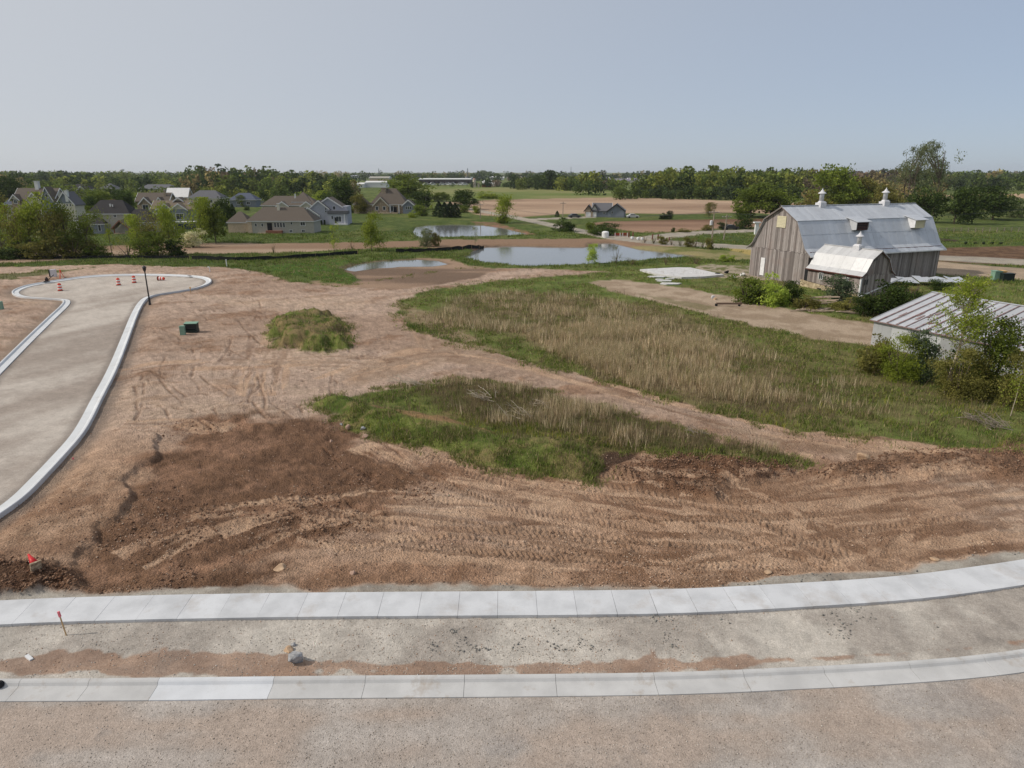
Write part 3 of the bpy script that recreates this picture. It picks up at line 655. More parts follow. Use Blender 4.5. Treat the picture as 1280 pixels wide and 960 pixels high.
# ------------------------------------------------------------------ the big barn
def board_wall(name, m, parent, outline, origin, ax, n_out, bw=.24, zmax=None, seed=0, thick=.04, split=None):
    """upright boards of uneven width and depth; outline(s) -> (zlow, zhigh) along axis ax from origin; all boards one part"""
    rr = random.Random(seed); V, F = [], []; s = outline.s0
    while s < outline.s1 - .02:
        w = min(bw * rr.uniform(.75, 1.25), outline.s1 - s); e = s + w - .015
        lo0, hi0 = outline(s); lo1, hi1 = outline(e)
        cuts = [(lo0, hi0, lo1, hi1)]
        if split:
            sp = split + rr.uniform(-.12, .12)
            if hi0 > sp + .3 and hi1 > sp + .3: cuts = [(lo0, sp - .02, lo1, sp - .02), (sp + .02, hi0, sp + .02, hi1)]
        for a0, b0, a1, b1 in cuts:
            o = rr.uniform(0, .035); a0 += rr.uniform(0, .06) if a0 == lo0 else 0
            p = [origin + ax * s + Vector((0, 0, a0)), origin + ax * e + Vector((0, 0, a1)), origin + ax * e + Vector((0, 0, b1)), origin + ax * s + Vector((0, 0, b0))]
            q = [v + n_out * (thick + o) for v in p]; k = len(V); V += p + q
            F += [(k, k + 1, k + 5, k + 4), (k + 1, k + 2, k + 6, k + 5), (k + 2, k + 3, k + 7, k + 6), (k + 3, k, k + 4, k + 7), (k + 4, k + 5, k + 6, k + 7), (k + 3, k + 2, k + 1, k)]
        s = e + .015
    mb = MB(); mb.add(V, F); o = mb.build(name, m, parent); o['kind'] = 'stuff'; return o
class Outline:
    def __init__(s, pts, lo=0.0): s.p = pts; s.s0 = pts[0][0]; s.s1 = pts[-1][0]; s.lo = lo
    def __call__(s, x):
        for (a, ha), (b, hb) in zip(s.p, s.p[1:]):
            if x <= b + 1e-6: return (s.lo(x) if callable(s.lo) else s.lo, ha + (hb - ha) * (x - a) / (b - a))
        return (s.lo(x) if callable(s.lo) else s.lo, s.p[-1][1])
def roof_sheets(name, m, parent, quads, sw=.8, seed=0, lift=.0):
    """roof planes clad in sheets; each quad = (eave a, eave b, top b, top a)"""
    rr = random.Random(seed); mb = MB()
    for a, b, c, d in quads:
        a, b, c, d = map(Vector, (a, b, c, d)); L = (b - a).length; k = max(1, int(L / sw)); nrm = (b - a).cross(d - a).normalized()
        if nrm.z < 0: nrm = -nrm
        for i in range(k):
            t0, t1 = i / k + .004 / k, (i + 1) / k - .004 / k; o = nrm * (rr.uniform(0, .012) + (i % 2) * .012)
            p = [a.lerp(b, t0) + o, a.lerp(b, t1) + o, d.lerp(c, t1) + o, d.lerp(c, t0) + o]
            mb.prism(p, -nrm * .07)
    o = mb.build(name, m, parent); o['kind'] = 'stuff'; return o
def gambrel(root, L, W, he, hb, hr, wb, ov, he_wall, m_roof, seed, flare=.0):
    """roof in local coords: x along the ridge 0..L, y across 0..W; eaves at the outer lines"""
    x0, x1 = -ov, L + ov; ys = [0, wb * W, W / 2, W - wb * W, W]; zs = [he, hb, hr, hb, he]
    if flare: pts = [(0, he), (flare, he + flare * .75), (wb * W, hb), (W / 2, hr), (W - wb * W, hb), (W - flare, he + flare * .75), (W, he)]
    else: pts = list(zip(ys, zs))
    qs = []
    for (ya, za), (yb, zb) in zip(pts, pts[1:]):
        if (ya + yb) / 2 < W / 2: qs.append(((x0, ya, za), (x1, ya, za), (x1, yb, zb), (x0, yb, zb)))
        else: qs.append(((x0, yb, zb), (x1, yb, zb), (x1, ya, za), (x0, ya, za)))
    roof = roof_sheets('roof', m_roof, root, qs, .8, seed); return roof, pts
def cupola(root, x, y, z, s, m=None):
    m = m or M_CUPOLA
    c = bpy.data.objects.new('cupola', None); c.location = (x, y, z); link(c, root)
    b = MB(); b.box(-.62 * s, .62 * s, -.62 * s, .62 * s, -.6 * s, .35 * s)
    b.prism([(-.62 * s, -.62 * s, .35 * s), (.62 * s, -.62 * s, .35 * s), (.42 * s, -.42 * s, .62 * s), (-.42 * s, -.42 * s, .62 * s)], (0, .001, 0))
    b.lathe([(.62 * s, .35 * s), (.40 * s, .62 * s), (.38 * s, .64 * s)], 12); b.build('base', m, c)
    t = MB().lathe([(.36 * s, .6 * s), (.36 * s, 1.75 * s), (.42 * s, 1.8 * s)], 14); t.build('drum', m, c, True)
    h = MB().lathe([(.44 * s, 1.78 * s), (.66 * s, 1.84 * s), (.62 * s, 1.92 * s), (.30 * s, 2.15 * s), (.22 * s, 2.3 * s), (.10 * s, 2.45 * s), (.03 * s, 2.7 * s)], 14); h.build('hood', m, c)
    return c
def small_window(root, p, ax, n_out, w, h, frame=M_WHITE, pane=M_GLASS, name='window', bars=True):
    """window on a wall: p centre; ax along the wall; n_out outwards"""
    p, ax, n_out = Vector(p), Vector(ax).normalized(), Vector(n_out).normalized(); up = Vector((0, 0, 1))
    fb = MB(); t = .12 * min(1, w)
    def bx(mb, s0, s1, z0, z1, d0, d1):
        q = [p + ax * s0 + up * z0 + n_out * d0, p + ax * s1 + up * z0 + n_out * d0, p + ax * s1 + up * z1 + n_out * d0, p + ax * s0 + up * z1 + n_out * d0]
        mb.prism(q, n_out * (d1 - d0))
    for a, b, c, d in ((-w / 2 - t, w / 2 + t, h / 2, h / 2 + t), (-w / 2 - t, w / 2 + t, -h / 2 - t, -h / 2), (-w / 2 - t, -w / 2, -h / 2, h / 2), (w / 2, w / 2 + t, -h / 2, h / 2)):
        bx(fb, a, b, c, d, -.02, .09)
    if bars: bx(fb, -.03, .03, -h / 2, h / 2, 0, .06)
    f = fb.build(name, frame, root); pb = MB(); bx(pb, -w / 2, w / 2, -h / 2, h / 2, -.01, .035); pb.build('pane', pane, f); return f

BA = .371; BX = Vector((43.18, 99.86, 0)); BW, BL, BHE, BHB, BHR, BWB = 13.9, 27.7, 4.37, 9.14, 11.13, .244
barn = empty('barn', BX, BA, 'large weathered grey gambrel barn with metal roof and two white ridge cupolas', 'barn')
OV = .45; yw = .75     # wall plane sits inside the eave line
gx = OV + .0
xL0, xL1 = OV, BL - OV
def gprof(y0, y1, pts, drop=.12):
    """height of roof underside across the gable"""
    def f(y):
        for (a, ha), (b, hb) in zip(pts, pts[1:]):
            if a <= y <= b: return ha + (hb - ha) * (y - a) / (b - a) - drop
        return pts[-1][1] - drop
    ys = sorted(set([y0, y1] + [a for a, _ in pts if y0 < a < y1])); return [(y, f(y)) for y in ys]
roof, pts = gambrel(barn, BL, BW, BHE, BHB, BHR, BWB, 0, 0, M_BARNROOF, 1, flare=1.25)
gp = gprof(yw, BW - yw, pts)
board_wall('gable_siding', M_BARNWOOD, barn, Outline(gp, -.6), Vector((xL0, 0, 0)), Vector((0, 1, 0)), Vector((-1, 0, 0)), .26, seed=2, split=4.6)
board_wall('gable_siding', M_BARNWOOD, barn, Outline(gp, -.6), Vector((xL1, 0, 0)), Vector((0, 1, 0)), Vector((1, 0, 0)), .26, seed=3, split=4.6)
board_wall('long_siding', M_BARNWOOD, barn, Outline([(xL0, BHE + .0), (xL1, BHE + .0)], -.9), Vector((0, yw, 0)), Vector((1, 0, 0)), Vector((0, -1, 0)), .26, seed=4)
board_wall('long_siding', M_BARNWOOD, barn, Outline([(xL0, BHE), (xL1, BHE)], -.6), Vector((0, BW - yw, 0)), Vector((1, 0, 0)), Vector((0, 1, 0)), .3, seed=5)
red = board_wall('red_painted_siding', M_BARNRED, barn, Outline([(xL0, BHE + .55), (xL1, BHE + .55)], BHE - .25), Vector((0, yw - .07, 0)), Vector((1, 0, 0)), Vector((0, -1, 0)), .26, seed=6)
wall_in = MB().box(xL0 + .06, xL1 - .06, yw + .06, BW - yw - .06, -1.2, BHE - .1); wall_in.build('frame', M_DARK, barn)
fnd = MB().box(xL0 + .03, xL1 - .03, yw + .03, BW - yw - .03, -1.6, -.02); fnd.build('foundation', M_STONE, barn)
# rake boards along the gambrel at each end, eave board
for xx in (-.02, BL - .10):
    rb = MB()
    for (a, za), (b, zb) in zip(pts, pts[1:]): rb.prism([(xx, a, za - .02), (xx, b, zb - .02), (xx, b, zb - .2), (xx, a, za - .2)], (.12, 0, 0))
    rb.build('rake_board', M_BARNWOOD, barn)
MB().box(0, BL, -.06, .0, BHE - .16, BHE + .0).build('eave_trim', M_TRIM, barn)
MB().bar((-.05, BW / 2, BHR + .05), (BL + .05, BW / 2, BHR + .05), .3, .08).build('ridge_cap', M_BARNROOF, barn)
MB().bar((0, BWB * BW, BHB + .05), (BL, BWB * BW, BHB + .05), .16, .05).build('roof_break_flashing', M_BARNROOF, barn)
mid = (1.25 + .244 * BW) / 2; midz = (BHE + .94 + BHB) / 2
MB().bar((0, mid, midz + .02), (BL, mid, midz + .02), .05, .05).build('sheet_lap', M_BARNROOF, barn)
for xx in (7.6, 20.8): cupola(barn, xx, BW / 2, BHR + .1, .92)
for k, xx in enumerate((11.2, 23.2)):
    d = bpy.data.objects.new('dormer', None); d.location = (xx, BWB * BW, BHB); link(d, barn)
    if k: d['label'] = 'dormer closed with a pale shutter'
    w = 2.3 if k == 0 else 2.1
    MB().prism([(-w / 2 - .3, .5, .35), (w / 2 + .3, .5, .35), (w / 2 + .3, -2.0, -.28), (-w / 2 - .3, -2.0, -.28)], (0, 0, .08)).build('dormer_roof', M_BARNROOF, d)
    for sx in (-1, 1): MB().prism([(sx * w / 2, .1, .15), (sx * w / 2, -1.6, -.2), (sx * w / 2, -1.6, -1.4), (sx * w / 2, -.7, -1.5)], (sx * .08, 0, 0)).build('cheek', M_WHITE if k else M_WINGROOF, d)
    MB().box(-w / 2 + .05, w / 2 - .05, -1.50, -1.42, -1.5, -.22).build('shutter' if k else 'opening', M_OFFWHITE if k else M_DARK, d)
    if not k:
        sl = MB()
        for j in range(5): sl.box(-w / 2 + .1, w / 2 - .1, -1.58, -1.52, -1.42 + j * .24, -1.34 + j * .24)
        sl.build('louvre', M_BARNRED, d)
hd = MB()
for j in range(8): hd.box(xL0 - .16, xL0 - .09, BW / 2 - .95, BW / 2 + .95, 8.0 + j * .215, 8.195 + j * .215)
hd.build('hay_door', M_OFFWHITE, barn)
MB().box(xL0 - .18, xL0 - .09, 9.6, 10.5, .35, 3.1).build('door', M_WHITE, barn)['label'] = 'narrow white door in the barn gable'
MB().prism([(BL - .45, 3.2, 5.3), (BL + .6, 3.2, 5.2), (BL + .6, 3.2, 6.6), (BL - .45, 3.2, 7.6)], (0, 1.4, 0)).build('hay_hood', M_BARNROOF, barn)

# --- low milk-house wing, ridge square to the barn
WA = -math.pi / 2 + .427; WX = Vector((42.55, 99.55, 0)); WW, WL = 6.44, 9.56
wing = empty('barn_wing', WX, WA, 'low gambrel wing with pale roof and small cupola in front of the big barn', 'barn wing')
# local x runs toward the camera along the ridge, local y toward the barn's far end
roof2, pts2 = gambrel(wing, WL, WW, 2.79, 4.97, 6.02, .252, 0, 0, M_WINGROOF, 7, flare=.7)
g2 = gprof(.4, WW - .4, pts2, .1)
board_wall('gable_siding', M_WINGWOOD, wing, Outline(g2, lambda y: -.1), Vector((WL - .35, 0, 0)), Vector((0, 1, 0)), Vector((1, 0, 0)), .22, seed=8, split=2.9)
board_wall('side_siding', M_WINGWOOD, wing, Outline([(.2, 2.85), (WL - .35, 2.85)], lambda x: .95 - .07 * x), Vector((0, .4, 0)), Vector((1, 0, 0)), Vector((0, -1, 0)), .22, seed=9)
board_wall('side_siding', M_WINGWOOD, wing, Outline([(.2, 2.85), (WL - .35, 2.85)], .35), Vector((0, WW - .4, 0)), Vector((1, 0, 0)), Vector((0, 1, 0)), .22, seed=10)
board_wall('red_painted_siding', M_BARNRED, wing, Outline([(.2, 3.0), (WL - .35, 3.0)], 2.4), Vector((0, .34, 0)), Vector((1, 0, 0)), Vector((0, -1, 0)), .22, seed=11)
MB().box(-.5, WL - .42, .46, WW - .46, -.9, 2.7).build('frame', M_DARK, wing)
MB().prism([(-1.0, .36, -1.2), (WL - .38, .36, -1.2), (WL - .38, .36, .3), (-1.0, .36, .95)], (0, WW - .72, 0)).build('foundation', M_STONE, wing)
for xx in (WL - .12,):
    rb = MB()
    for (a, za), (b, zb) in zip(pts2, pts2[1:]): rb.prism([(xx, a, za - .02), (xx, b, zb - .02), (xx, b, zb - .24), (xx, a, za - .24)], (.1, 0, 0))
    rb.build('rake_board', M_BARNRED, wing)
MB().box(WL - .5, WL - .30, .28, .48, -.6, 2.8).build('corner_board', M_WHITE, wing)
MB().bar((-.02, WW / 2, 6.07), (WL + .03, WW / 2, 6.07), .24, .07).build('ridge_cap', M_WINGROOF, wing)
MB().box(0, WL, -.05, 0, 2.66, 2.79).build('eave_trim', M_BARNRED, wing)
cupola(wing, 5.7, WW / 2, 6.05, .85)
small_window(wing, (2.6, .36, 1.95), (1, 0, 0), (0, -1, 0), .62, .8); small_window(wing, (7.0, .36, 1.95), (1, 0, 0), (0, -1, 0), .5, .7)
small_window(wing, (WL - .29, 1.15, 1.95), (0, 1, 0), (1, 0, 0), .6, .7, M_BARNWOOD); small_window(wing, (WL - .29, 4.9, 1.25), (0, 1, 0), (1, 0, 0), .6, .6, M_BARNWOOD)
small_window(wing, (WL - .25, 2.35, 5.0), (0, 1, 0), (1, 0, 0), .45, .5, M_BARNWOOD)
MB().box(2.2, 2.9, .30, .36, -.45, .2).build('basement_window', M_DARK, wing)
# slanted white pipe in front of the wing gable
cb = MB().bar((WL - .2, -.1, -.05), (WL + .15, WW + 1.2, 2.15), .13, .13).build('downpipe', M_WHITE, wing); cb['label'] = 'long white pipe slanting across the wing gable'

# --- long low shed
SA = math.atan2(-.895, .446); SX = Vector((35.0, 64.8, 0))
shed = empty('shed', SX, SA, 'long low metal shed with grey roof and rusty ribs behind the shrubs', 'shed')
SW, SL, SE, SR = 8.6, 30.0, 2.4, 4.4      # local y positive = away to the right
roof_sheets('roof', M_SHEDROOF, shed, [((-.25, -.3, SE), (SL, -.3, SE), (SL, SW, SR), (-.25, SW, SR)), ((-.25, 2 * SW, SE), (SL, 2 * SW, SE), (SL, SW, SR), (-.25, SW, SR))], .95, 12)
rr = random.Random(5)
k = 0; xx = .55
while xx < SL:
    t0 = rr.uniform(-.04, .1) if rr.random() < .4 else -.04
    a = Vector((xx, -.3, SE + .05)); b = Vector((xx, SW, SR + .05))
    w0 = rr.uniform(.04, .085)
    MB().prism([a + Vector((-w0, 0, 0)), a + Vector((w0, 0, 0)), b + Vector((w0 * .6, 0, 0)), b + Vector((-w0 * .6, 0, 0))], (0, 0, .045)).build('roof_rib', M_RUST, shed)
    xx += .93 + rr.uniform(-.03, .03); k += 1
ptc = MB()
for _ in range(16):
    x0 = rr.uniform(.3, 9); y0 = rr.uniform(.2, 3.4); w, l = rr.uniform(.1, .28), rr.uniform(.3, 1.3); zf = lambda y: SE + (SR - SE) * (y + .3) / (SW + .3) + .035
    ptc.prism([(x0, y0, zf(y0)), (x0 + w, y0, zf(y0)), (x0 + w * .8, y0 + l, zf(y0 + l)), (x0 + .03, y0 + l, zf(y0 + l))], (0, 0, .03))
po = ptc.build('rust_patch', M_RUST, shed); po['kind'] = 'stuff'
wl = MB(); x0 = 0.0
while x0 < SL - .3:
    w = .95; d = rr.uniform(0, .03); wl.box(x0, x0 + w - .01, -.04 - d, .04, -.4, SE - .05); x0 += w
o = wl.build('wall_sheeting', M_SHEDWALL, shed); o['kind'] = 'stuff'
gs = MB(); gs.prism([(0, 0, -.4), (0, 2 * SW - .3, -.4), (0, 2 * SW - .3, SE - .05), (0, SW, SR - .1), (0, 0, SE - .08)], (.1, 0, 0)); gs.build('gable_wall', M_SHEDWALL, shed)
MB().bar((-.27, -.33, SE - .02), (SL, -.33, SE - .02), .05, .1).build('eave_trim', M_RUST, shed)
MB().bar((-.27, -.3, SE), (-.27, SW, SR), .06, .1).build('rake_trim', M_SHEDWALL, shed)
MB().bar((-.27, SW, SR + .06), (SL, SW, SR + .06), .3, .05).build('ridge_cap', M_SHEDROOF, shed)

# ------------------------------------------------------------------ houses of the neighbourhood
def shingle(name, c):
    m, nt, b = new_mat(name); n = noise(nt, 1.4, 6, .75); n2 = noise(nt, .35, 2)
    nt.links.new(mixc(nt, mixc(nt, tuple(x * .7 for x in c), tuple(x * 1.25 for x in c), n), tuple(x * .85 for x in c), n2), b.inputs['Base Color'])
    b.inputs['Roughness'].default_value = .9; bump(nt, b, n, .5, .03); return m
R_BROWN = shingle('brown grey shingles', srgb(102, 93, 84)); R_DARK = shingle('charcoal shingles', srgb(56, 54, 55)); R_GREY = shingle('grey shingles', srgb(104, 104, 108))
R_TAN = shingle('weathered tan shingles', srgb(120, 108, 94)); R_PURPLE = shingle('mauve grey shingles', srgb(128, 122, 134)); R_BLUE = shingle('blue grey shingles', srgb(88, 94, 110))
W_TAN = M('tan brick', srgb(190, 170, 146), scale=3, var=.15); W_GREY = M('warm grey siding', srgb(166, 162, 152), scale=2, var=.1)
W_BLUE = M('blue grey siding', srgb(166, 168, 178), scale=2, var=.1); W_CREAM = M('cream siding', srgb(200, 194, 178), scale=2, var=.1)
W_STONE = M('mixed stone facing', srgb(176, 158, 134), scale=2.5, col2=srgb(120, 108, 96)); W_WHITE = M('white siding', srgb(214, 214, 212), scale=2, var=.06)
W_STEEL = M('slate siding', srgb(124, 130, 140), scale=2, var=.1); M_RED = M('barn red paint', srgb(150, 52, 44), scale=2, var=.2)
M_BRICK = M('brown brick', srgb(140, 96, 78), scale=3, var=.2)
class House:
    """local units are frame pixels at the house's distance, so parts can be measured off the photograph"""
    def __init__(s, name, u, v, label, cat='house', rot=0.0, group=None, k=1.0):
        p = G(u, v); s.s = depth(p) / FPX * k
        z = hgt(p.x, p.y) if p.y < 250 else 0.0
        s.r = empty(name, (p.x, p.y, z), rot - math.atan2(p.x, p.y) * 0.0, label, cat, group)
    def P(s, x, y, z): return (x * s.s, y * s.s, z * s.s)
    def box(s, name, x0, x1, y0, y1, z0, z1, m, parent=None, label=None):
        o = MB().box(x0 * s.s, x1 * s.s, y0 * s.s, y1 * s.s, z0 * s.s, z1 * s.s).build(name, m, parent or s.r)
        if label: o['label'] = label
        return o
    def wall(s, x0, x1, y0, y1, h, m, z0=-1.5): return s.box('wall', x0, x1, y0, y1, z0, h, m)
    def hip(s, x0, x1, y0, y1, z, h, m, ov=1.6, fascia=M_TRIM, name='roof'):
        x0 -= ov; x1 += ov; y0 -= ov; y1 += ov; w, d = x1 - x0, y1 - y0
        if w >= d: a, b = (x0 + d / 2, (y0 + y1) / 2), (x1 - d / 2, (y0 + y1) / 2)
        else: a, b = ((x0 + x1) / 2, y0 + w / 2), ((x0 + x1) / 2, y1 - w / 2)
        P = s.P; V = [P(x0, y0, z), P(x1, y0, z), P(x1, y1, z), P(x0, y1, z), P(a[0], a[1], z + h), P(b[0], b[1], z + h)]
        F = [(0, 1, 5, 4), (2, 3, 4, 5), (1, 2, 5), (3, 0, 4)] if w >= d else [(0, 1, 4), (1, 2, 5, 4), (2, 3, 5), (3, 0, 4, 5)]
        r = MB().add(V, F + [(3, 2, 1, 0)]).build(name, m, s.r)
        MB().box(x0 * s.s + .02, x1 * s.s - .02, y0 * s.s + .02, y1 * s.s - .02, z * s.s - .22, z * s.s - .01).build('fascia', fascia, r); return r
    def gable(s, x0, x1, y0, y1, z, h, m, axis='x', ov=1.4, wall=None, trim=M_TRIM):
        """ridge along axis; gable ends closed with the wall material and white rakes"""
        P = s.P; t = .9
        if axis == 'x':
            ym = (y0 + y1) / 2; xa, xb = x0 - ov, x1 + ov; dz = h * ov / ((y1 - y0) / 2)
            sec = [(y0 - ov, z - dz), (ym, z + h), (y1 + ov, z - dz), (y1 + ov, z - dz - t), (ym, z + h - t), (y0 - ov, z - dz - t)]
            r = MB().prism([P(xa, y, q) for y, q in sec], (s.s * (xb - xa), 0, 0)).build('roof', m, s.r)
            if wall:
                for xx in (x0, x1 - .6): MB().prism([P(xx, y0, z - .1), P(xx, y1, z - .1), P(xx, ym, z + h - t)], (.6 * s.s, 0, 0)).build('gable_wall', wall, s.r)
            for xx in (xa - .35, xb): MB().prism([P(xx, y, q) for y, q in [(y0 - ov, z - dz + .1), (ym, z + h + .15), (y1 + ov, z - dz + .1), (y1 + ov, z - dz - t - .5), (ym, z + h - t - .6), (y0 - ov, z - dz - t - .5)]], (.35 * s.s, 0, 0)).build('rake_trim', trim, r)
        else:
            xm = (x0 + x1) / 2; ya, yb = y0 - ov, y1 + ov; dz = h * ov / ((x1 - x0) / 2)
            sec = [(x0 - ov, z - dz), (xm, z + h), (x1 + ov, z - dz), (x1 + ov, z - dz - t), (xm, z + h - t), (x0 - ov, z - dz - t)]
            r = MB().prism([P(x, ya, q) for x, q in sec], (0, s.s * (yb - ya), 0)).build('roof', m, s.r)
            if wall:
                for yy in (y0, y1 - .6): MB().prism([P(x0, yy, z - .1), P(x1, yy, z - .1), P(xm, yy, z + h - t)], (0, .6 * s.s, 0)).build('gable_wall', wall, s.r)
            MB().prism([P(x, ya - .35, q) for x, q in [(x0 - ov, z - dz + .1), (xm, z + h + .15), (x1 + ov, z - dz + .1), (x1 + ov, z - dz - t - .5), (xm, z + h - t - .6), (x0 - ov, z - dz - t - .5)]], (0, .35 * s.s, 0)).build('rake_trim', trim, r)
        return r
    def win(s, x, z, w, h, y=0, side='f', m=M_GLASS, frame=M_TRIM):
        ax, n = {'f': ((1, 0, 0), (0, -1, 0)), 'l': ((0, -1, 0), (-1, 0, 0)), 'r': ((0, 1, 0), (1, 0, 0))}[side]
        return small_window(s.r, s.P(x, y, z), ax, n, w * s.s, h * s.s, frame, m, bars=w > 3)
    def door(s, x0, x1, z1, y=0, m=M_DARK): return s.box('door', x0, x1, y - .4, y - .05, 0, z1, m)
    def chimney(s, x, y, z0, z1, w=3, m=W_WHITE):
        c = s.box('chimney', x - w / 2, x + w / 2, y - w / 2, y + w / 2, z0, z1, m); s.box('chimney_cap', x - w * .62, x + w * .62, y - w * .62, y + w * .62, z1, z1 + .5, M_CUPOLA, c)
# 1: tan brick house with two hip roofs
h = House('hip_roof_house', 338, 291.5, 'tan brick house with twin brown hip roofs nearest to the soil strip'); 
h.wall(-27, 55, 0, 32, 15, W_GREY); h.hip(-27, 55, 0, 32, 15, 16, R_BROWN); h.box('brick_bay', -27.4, -22, -.5, 20, -1.5, 14.7, W_TAN)
h.wall(-54, -28, 5, 27, 13, W_TAN); h.hip(-54, -28, 5, 27, 13, 12.5, R_BROWN); h.chimney(9, 13, 18, 35, 3, W_CREAM)
for x in (-17, -9, 7, 10.7, 14.3, 18): h.win(x, 10, 2.2, 5.5 if x > 0 else 3.5)
h.win(27.5, 12, 2, 2.6); h.win(41.5, 11.5, 5.5, 4); h.win(26, 2.5, 3.4, 2.8); h.win(41.5, 2.8, 3.4, 2.8); h.door(-3, 3, 12.5)
h.box('deck', -4, 16, -5, -.5, 0, 3.4, M_BRICK); h.box('patio', -14, -4, -6, -.5, -1, .6, M_STONE); h.win(-54.1, 8, 2, 2.5, 14, 'l')
# 2: blue grey gabled house
h = House('gabled_house', 405, 281, 'blue grey two storey house with three white trimmed gables facing the lawn')
h.wall(-32, -6, 3, 30, 12, W_BLUE); h.gable(-32, -6, 3, 30, 12, 9, R_BROWN, 'y', wall=W_BLUE)
h.wall(-18, 6, 4.5, 30, 20, W_BLUE); h.gable(-18, 6, 4.5, 30, 20, 9.5, R_BROWN, 'y', wall=W_BLUE)
h.wall(-6, 28, 9, 32, 22, W_BLUE); h.gable(-12, 22, 9, 32, 22, 11, R_BROWN, 'y', wall=W_BLUE)
h.wall(6.5, 30, 0, 9, 13, W_BLUE); h.box('porch_roof', 5.5, 31, -1, 9, 13.2, 17, R_GREY)
h.win(2.5, 19, 1.8, 2, 4.5); h.win(2.5, 16, 1.8, 2, 4.5); h.win(12, 20, 3, 4, 9); h.win(19, 7, 6, 6.5); h.win(11, 9, 2, 4); h.door(14, 16, 9); h.box('patio_step', 14, 30, -4, -.2, -1, 1.5, W_WHITE)
h.box('porch_post', 26, 27, -1, 0, 0, 13, M_TRIM)
for x in (-11, -7, -3, 1): h.box('hedge_planter', x - .9, x + .9, -1, 1, -1, 6, M('clipped evergreen', srgb(34, 44, 24), scale=3, var=.4, bmp=.2))
# 3: brown roofed house behind
h = House('hip_roof_house', 352, 268, 'wide taupe house with brown hip roofs and cream gables behind the tan brick house')
h.wall(-24, 45, 0, 26, 11, W_GREY); h.hip(-24, 45, 0, 26, 11, 11, R_BROWN); h.wall(-4, 10, -3, 10, 11, W_CREAM); h.gable(-4, 10, -3, 10, 11, 5, R_BROWN, 'y', wall=W_CREAM)
h.wall(26, 40, -3, 10, 11, W_CREAM); h.gable(26, 40, -3, 10, 11, 5, R_BROWN, 'y', wall=W_CREAM); h.hip(14, 36, 4, 26, 15, 12, R_BROWN); h.win(3, 6, 5, 4, -3); h.win(33, 6, 5, 4, -3); h.chimney(16, 10, 16, 24, 1.6)
# 4: dark roofed two storey
h = House('two_storey_house', 136, 292, 'two storey pale grey house with charcoal hip roof and timber porch gable')
h.wall(-26, 26, 6, 30, 24, W_GREY); h.hip(-26, 26, 6, 30, 24, 16, R_DARK); h.wall(18, 58, 0, 26, 14, W_GREY); h.hip(18, 58, 0, 26, 14, 15, R_DARK)
h.wall(-44, -27, 8, 26, 16, W_GREY); h.hip(-44, -27, 8, 26, 16, 8, R_DARK); h.hip(-19, -3, -2, 10, 12, 7, R_DARK); h.wall(-19, -3, -2, 8, 12, W_STEEL)
h.win(-19, 20, 2.8, 3, 6); h.win(-15.5, 20, 2.8, 3, 6); h.win(-9, 7, 3, 7, -2); h.win(8, 21, 3.4, 3, 6); h.win(36, 8, 4, 6); h.win(44, 8, 4, 6); h.door(26, 31, 11)
P_ = h.P; g = h.gable(10, 30, -7, 2, 8, 9, R_TAN, 'y', trim=M_BRICK)
for x in (11, 29): h.box('porch_post', x - .6, x + .6, -6.5, -5.5, -1, 9, M_BRICK)
h.box('porch_floor', 10, 31, -7, 0, -1, 1, M_STONE); h.chimney(1, 12, 30, 35, 1.4); h.box('vent', 4, 5, 10, 11, 32, 35, W_WHITE)
# 5: big white house top left
h = House('two_storey_house', 40, 276, 'big cream house with brown roof, several gables and white chimney at far left')
h.wall(-22, 28, 6, 34, 26, W_CREAM); h.gable(-22, 28, 6, 34, 26, 13, R_BROWN, 'x', wall=W_CREAM); h.wall(-22, -12, 2, 12, 24, W_STONE); h.gable(-23, -12, 2, 12, 26, 6, R_BROWN, 'y', wall=W_CREAM)
h.wall(-4, 14, 3, 14, 24, W_CREAM); h.gable(-4, 14, 3, 14, 24, 10, R_BROWN, 'y', wall=W_CREAM); h.wall(16, 30, 2, 14, 26, W_STEEL); h.gable(16, 30, 2, 14, 26, 15, R_BROWN, 'y', wall=W_STEEL)
h.win(-17, 23, 3.6, 4, 2); h.win(5, 20, 4, 5, 3); h.win(23, 30, 3, 4, 2); h.chimney(2, 20, 34, 47, 4.4)
h.hip(-36, -23, 8, 30, 20, 8, R_BLUE); h.wall(-36, -23, 8, 30, 20, W_GREY)
# 6 small gable
h = House('gabled_house', 87, 277, 'narrow pale grey gabled house with white chimney between the left trees')
h.wall(-12, 10, 0, 20, 22, W_CREAM); h.gable(-12, 10, 0, 20, 22, 14, R_GREY, 'y', wall=W_STEEL); h.win(1, 20, 1.6, 2.4); h.win(5, 20, 1.6, 2.4); h.chimney(2, 1, 24, 37, 3.4)
# 7 brown gables
h = House('gabled_house', 190, 268, 'brown house with two low gables and dark porch windows beyond the charcoal roof')
h.wall(-18, 22, 2, 22, 17, W_STONE); h.gable(-18, 22, 2, 22, 17, 9, R_BROWN, 'x', wall=W_STONE); h.wall(-12, 2, -3, 6, 14, W_STONE); h.gable(-12, 2, -3, 6, 14, 7, R_BROWN, 'y', wall=W_STONE)
h.wall(8, 18, -3, 6, 14, W_TAN); h.gable(8, 18, -3, 6, 14, 7, R_BROWN, 'y', wall=W_TAN); h.win(-5, 8, 7, 7, -3); h.win(13, 9, 2.6, 5, -3); h.chimney(16, 8, 20, 29, 2, W_STONE)
